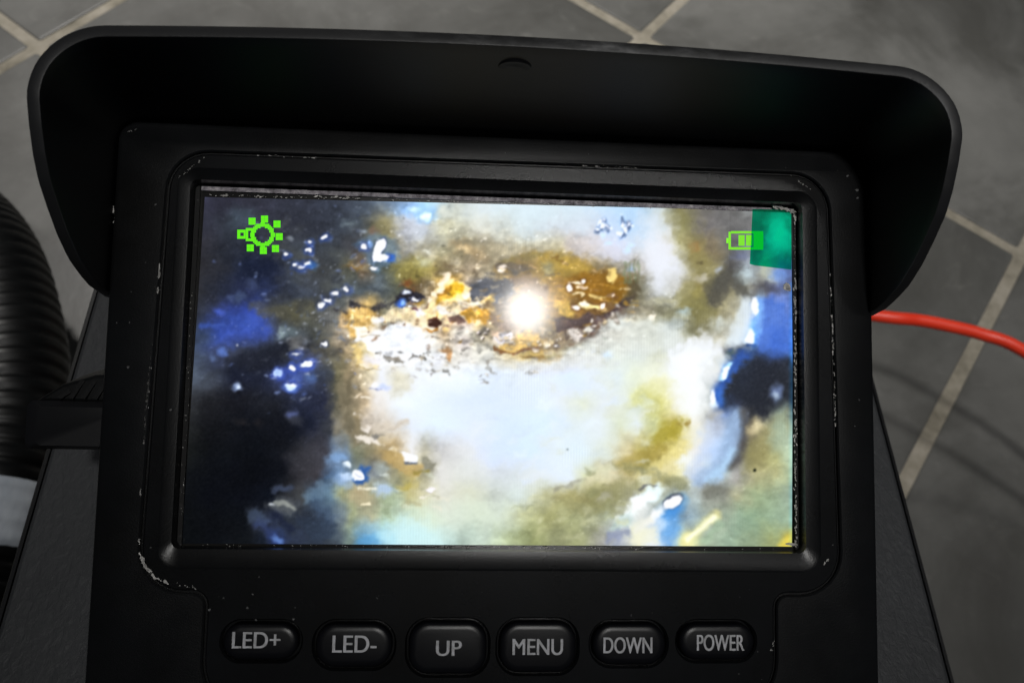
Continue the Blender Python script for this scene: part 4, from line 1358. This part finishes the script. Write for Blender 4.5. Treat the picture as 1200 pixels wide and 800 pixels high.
def cells(name, rects, mat):
    """rects in photograph pixels on the glass plane"""
    bm = bmesh.new()
    for (x0, y0, x1, y1) in rects:
        vs = [bm.verts.new((*face_pt(a, c_, 0.06), 0.06)) for a, c_ in ((x0, y1), (x1, y1), (x1, y0), (x0, y0))]
        bm.faces.new(vs)
    return from_bm(name, bm, mat, screen)


cell = 1.72
rects = []
for jy in range(-9, 10):
    for jx in range(-9, 10):
        r = math.hypot(jx, jy)
        if 5.2 <= r <= 8.1:
            cx_, cy_ = 307.8 + jx * cell, 275.2 + jy * cell
            rects.append((cx_ - cell * .48, cy_ - cell * .48, cx_ + cell * .48, cy_ + cell * .48))
cells("lamp_symbol_ring", rects, GREEN)
for x, y in ((295.4, 259.3), (310, 256.8), (324.6, 262.6), (327.2, 277.3), (322.8, 291.3), (308.6, 293.6), (293.3, 290.4)):
    cells("lamp_symbol_ray", [(x - 4.1, y - 4.1, x - .06, y - .06), (x + .06, y - 4.1, x + 4.1, y - .06), (x - 4.1, y + .06, x - .06, y + 4.1), (x + .06, y + .06, x + 4.1, y + 4.1)], GREEN)
cells("lamp_symbol_base", [(288, 267.2, 297, 270.4), (288, 279.4, 297, 282.6), (288, 270.4, 290.8, 279.4), (294.2, 270.4, 297, 279.4),
                           (278, 269.2, 287.8, 272.6), (278, 276.6, 287.8, 279.8), (278, 272.6, 281.6, 276.6), (285.6, 272.6, 287.8, 276.6)], GREEN)
cells("battery_symbol", [(851.2, 279, 853.6, 285), (853.8, 271.6, 856.6, 292.4), (856.6, 270.8, 894.4, 273.6), (856.6, 289.6, 894.4, 292.6),
                         (865.4, 275.4, 872.6, 288), (874.2, 275.4, 881.6, 288), (883, 273.6, 894.6, 289.6)], LIME)  # last block filled solid to imitate light scattered by the film

# ------------------------------------------------------------------ film tab left on the corner of the screen
tabq = [face_pt(px, py, 0.3) for px, py in ((881.5, 247.8), (926.5, 249.5), (926.5, 316.5), (878.5, 310.5))]
tab = thing("film_tab", "translucent green film tab stuck over the upper corner of the lit screen", "film tab", MON, RM)


def film(name, color, mixf, emis=None):
    m = bpy.data.materials.new(name)
    m.use_nodes = True
    nt = m.node_tree
    nt.nodes.clear()
    out = nt.nodes.new("ShaderNodeOutputMaterial")
    tr = node(nt, "ShaderNodeBsdfTransparent", Color=(*color, 1))
    df = node(nt, "ShaderNodeBsdfPrincipled", Roughness=0.3)
    df.inputs["Base Color"].default_value = emis
    df.inputs["Specular IOR Level"].default_value = 0.08
    mx = nt.nodes.new("ShaderNodeMixShader")
    mx.inputs["Fac"].default_value = mixf
    nt.links.new(tr.outputs[0], mx.inputs[1])
    nt.links.new(df.outputs[0], mx.inputs[2])
    nt.links.new(mx.outputs[0], out.inputs["Surface"])
    return m


FILM_G = film("green_film", (0.0, 0.86, 0.62), 0.20, (0.005, 0.40, 0.27, 1))
FILM_C = film("clear_film", (0.95, 0.95, 0.95), 0.05, (0.4, 0.4, 0.42, 1))


def film_sheet(name, pts, z0, z1, mat, parent):
    bm = bmesh.new()
    a = loop_verts(bm, pts, z0)
    b_ = loop_verts(bm, pts, z1)
    bm.faces.new(b_)
    bm.faces.new(a[::-1])
    bridge(bm, a, b_)
    return from_bm(name, bm, mat, parent)


cl = [face_pt(px, py, 0.3) for px, py in ((854.5, 313.5), (878, 315.5), (881, 247.6), (855, 246.6))]
film_sheet("clear_strip", cl, 0.30, 0.34, FILM_C, tab)
# green pull piece with a slightly cut lower edge, running up over the foam strip
pull = [face_pt(px, py, 0.3) for px, py in ((878.2, 309.5), (884, 311.2), (926.8, 316.2), (927.2, 252), (924, 248.2), (916, 246), (881.4, 245.4))]
film_sheet("green_pull_piece", pull, 0.46, 0.52, FILM_G, tab)

# ------------------------------------------------------------------ plug in the monitor's side
plug = thing("cable_plug", "black ribbed plug sticking out of the monitor's side beside the hose", "plug", MON, RM)
bm = bmesh.new()
a = loop_verts(bm, rrect(-76.5, -59.8, -13.8, -6.0, 1.2, 4), -19.5)
b_ = loop_verts(bm, rrect(-76.5, -59.8, -13.8, -6.0, 1.2, 4), -9.5)
c = loop_verts(bm, rrect(-74.6, -59.8, -13.2, -7.0, 1.2, 4), -8.4)
bridge(bm, a, b_); bridge(bm, b_, c)
bm.faces.new(a[::-1]); bm.faces.new(c)
from_bm("plug_body", bm, CASE_EDGE, plug, smooth=35)
bm = bmesh.new()
a = loop_verts(bm, [(-75.5, -6.1), (-59.9, -6.1), (-59.9, 1.2), (-64, 1.2), (-70.5, -0.8)], -19.0)
b_ = loop_verts(bm, [(-75.5, -6.1), (-59.9, -6.1), (-59.9, -1.4), (-66.5, -1.8), (-71.5, -3.4)], -9.8)
bridge(bm, a, b_)
bm.faces.new(a[::-1]); bm.faces.new(b_)
o = from_bm("plug_shoulder", bm, PLASTIC, plug)
bevel(o, 0.5)
rib0 = None
for k in range(5):
    x = -70.6 + k * 1.9
    bm = bmesh.new()
    p0, p1 = Vector((x - 0.9, -5.6, -9.55)), Vector((x + 0.6, -2.6 if k else -4.4, -10.1))
    add_box(bm, -0.35, 0.35, 0, (p1 - p0).length, -0.5, 0.42)
    rot = Vector((0, 1, 0)).rotation_difference(p1 - p0).to_matrix().to_4x4()
    bmesh.ops.transform(bm, matrix=Matrix.Translation(p0) @ rot, verts=bm.verts)
    o = from_bm("grip_rib", bm, PLASTIC, plug)

# ------------------------------------------------------------------ corrugated hose with a taped cuff
hose = thing("corrugated_hose", "black corrugated hose curving past the case with a pale taped cuff round it", "hose", (0, 0, 0))
path = [Vector(p) for p in ((-360, 235, 24), (-300, 224, 40), (-250, 196, 62), (-216, 160, 78), (-196, 122, 80), (-186, 92, 80), (-182, 64, 80), (-182, 30, 76), (-186, -20, 66), (-196, -80, 46), (-214, -150, 26), (-240, -230, 22))]
cur = catmull(path, 40)
arc = [0.0]
for p, q_ in zip(cur, cur[1:]):
    arc.append(arc[-1] + (q_ - p).length)
step = 0.55
n = int(arc[-1] / step)
ax_ = np.array([[*p] for p in cur])
samp = np.linspace(0, arc[-1], n)
pts = [Vector([float(np.interp(s_, arc, ax_[:, k])) for k in range(3)]) for s_ in samp]
PITCH = 6.6


def hose_r(i):
    ph = (samp[i] % PITCH) / PITCH
    return 20.6 + 1.1 * min(1.0, max(0.0, 1.35 * (0.5 + 0.5 * math.cos(2 * math.pi * ph)) ** 0.8))


bm = bmesh.new()
tube(bm, pts, hose_r, 28)
from_bm("corrugated_tube", bm, HOSE, hose, smooth=60)
i0 = min(range(len(pts)), key=lambda i: (pts[i] - Vector((-181, 52, 79))).length)
i1 = min(range(len(pts)), key=lambda i: (pts[i] - Vector((-181.5, 28, 76))).length)
bm = bmesh.new()
sub = pts[i0:i1 + 1:3]
tube(bm, sub, lambda i: 22.3 + 0.35 * math.sin(i * 1.7) - (0.8 if i in (0, len(sub) - 1) else 0), 32)
o = from_bm("tape_cuff", bm, CUFF, hose, "pale grey tape wrapped round the black hose", smooth=50)

# ------------------------------------------------------------------ red cable
path = [Vector(p) for p in ((20, 190, 4), (60, 178, 22), (110, 160, 62), (152, 146, 88))]
path += [floor_pt(px, py, 95) for px, py in ((1035, 371), (1075, 375), (1110, 381.5), (1150, 391.5), (1200, 411.5))]
path += [Vector(p) for p in ((300, 92, 86), (345, 50, 58), (380, 0, 26), (405, -60, 3.6), (425, -140, 3.6))]
bm = bmesh.new()
tube(bm, catmull(path, 14), 2.95, 16)
cable = from_bm("red_cable", bm, RED, None, smooth=60)
cable["label"] = "bright red cable looping over the grey tiles beside the case"
cable["category"] = "cable"

# ------------------------------------------------------------------ scuffs and dust on the plastic
def flake(bm, x, y, z, r, el=1.0, ang=0.0, h=0.05):
    n = random.choice((5, 6, 7))
    top = []
    bot = []
    for k in range(n):
        a = 2 * math.pi * k / n + random.uniform(-.25, .25)
        rr = r * random.uniform(.6, 1.15)
        px, py = rr * el * math.cos(a), rr * math.sin(a)
        ca_, sa_ = math.cos(ang), math.sin(ang)
        qx, qy = x + px * ca_ - py * sa_, y + px * sa_ + py * ca_
        top.append(bm.verts.new((x + (qx - x) * .8, y + (qy - y) * .8, z + h)))
        bot.append(bm.verts.new((qx, qy, z)))
    bm.faces.new(top)
    bridge(bm, bot, top)


bmS = bmesh.new()                                   # pale scuffs along the groove and the screen lip


def scuff_line(p0, p1, n, r, z=3.47, jit=1.0, el=1.8):
    a = Vector(face_pt(*p0, z))
    b_ = Vector(face_pt(*p1, z))
    an = math.atan2(b_.y - a.y, b_.x - a.x)
    nn = Vector((-(b_ - a).y, (b_ - a).x)).normalized()
    for k in range(n):
        t = random.random()
        p = a.lerp(b_, t) + nn * random.gauss(0, 0.075 * jit)
        flake(bmS, p.x, p.y, z, r * random.uniform(.25, .8) * random.uniform(.5, 1), random.uniform(1, el + 1.6), an + random.gauss(0, .22), .03)


scuff_line((187, 311), (185, 326), 14, .38)
scuff_line((184, 336), (183.5, 343), 7, .36)
scuff_line((178, 400), (176, 425), 8, .18)
scuff_line((176, 425), (171.5, 478), 46, .26)
scuff_line((171, 478), (168.5, 520), 20, .26)
scuff_line((165, 574), (164.5, 582), 5, .26)
scuff_line((163, 630), (162.6, 640), 6, .25)
scuff_line((163.5, 648), (171, 664), 20, .34)
scuff_line((171, 664), (181, 676), 16, .30)
scuff_line((181, 676), (198, 684), 14, .24)
scuff_line((205, 682), (232, 690), 10, .14)
scuff_line((139, 228), (134, 262), 9, .17, 3.2)
scuff_line((132, 240), (131, 250), 5, .32, 3.0)
scuff_line((973, 318), (975, 360), 14, .14)
scuff_line((975, 370), (976.5, 415), 40, .17, el=2.6)
scuff_line((977, 420), (979, 500), 46, .15, el=2.6)
scuff_line((966, 660), (971, 655), 6, .22)
scuff_line((903, 765), (907, 750), 6, .16)
scuff_line((300, 182), (370, 185), 16, .15, el=2.5)
scuff_line((680, 194), (745, 197), 30, .12, el=3)
scuff_line((205, 212), (240, 184), 16, .16)
scuff_line((925, 205), (950, 222), 14, .12)
scuff_line((146, 156), (162, 151), 14, .15)
# lip of the screen opening
scuff_line((245, 229), (420, 232), 60, .20, 0.35, 1.4)
scuff_line((420, 233), (880, 246), 90, .13, 0.35, 1.6, 2.5)
scuff_line((931.5, 325), (932.5, 640), 190, .24, 0.6, 1.6)
scuff_line((931, 250), (931.5, 325), 22, .14, 0.6, 1.2)
scuff_line((905, 241), (930, 248), 44, .34, 0.85, 1.6)
scuff_line((930, 246), (932, 262), 16, .24, 0.85, 1.2)
scuff_line((215, 638), (925, 643), 60, .11, 0.35, 1.2)
scuff_line((225, 330), (212, 620), 40, .12, 0.5, 2.0)
scuff_line((920, 637), (931, 638), 12, .26, 0.6, 1.5)
bx_, by_ = face_pt(922, 337, 0.5)
for k in range(5):
    flake(bmS, bx_ + random.uniform(-.2, .2), by_ + random.uniform(-.3, .3), 0.56, .6, 1.0, 0, .12)
o = from_bm("scuff_marks", bmS, DIRT, mon)
o["kind"] = "stuff"

bmD = bmesh.new()
for k in range(120):
    x, y = random.uniform(-58, 58), random.uniform(-50, 36)
    if -50 < x < 50 and -31 < y < 30:
        continue
    flake(bmD, x, y, 3.5, random.uniform(.04, .13) * (1.6 if random.random() < .1 else 1), random.uniform(1, 2), random.uniform(0, 3), .02)
for px, py in ((290, 712), (262, 700), (245, 714), (300, 726), (344, 725), (993, 206), (1004, 223), (1005, 232), (150, 430), (200, 480)):
    x, y = face_pt(px, py, 3.5)
    flake(bmD, x, y, 3.5, random.uniform(.12, .24), 1.3, random.uniform(0, 3), .02)
o = from_bm("dust_specks", bmD, DUST, mon)
o["kind"] = "stuff"
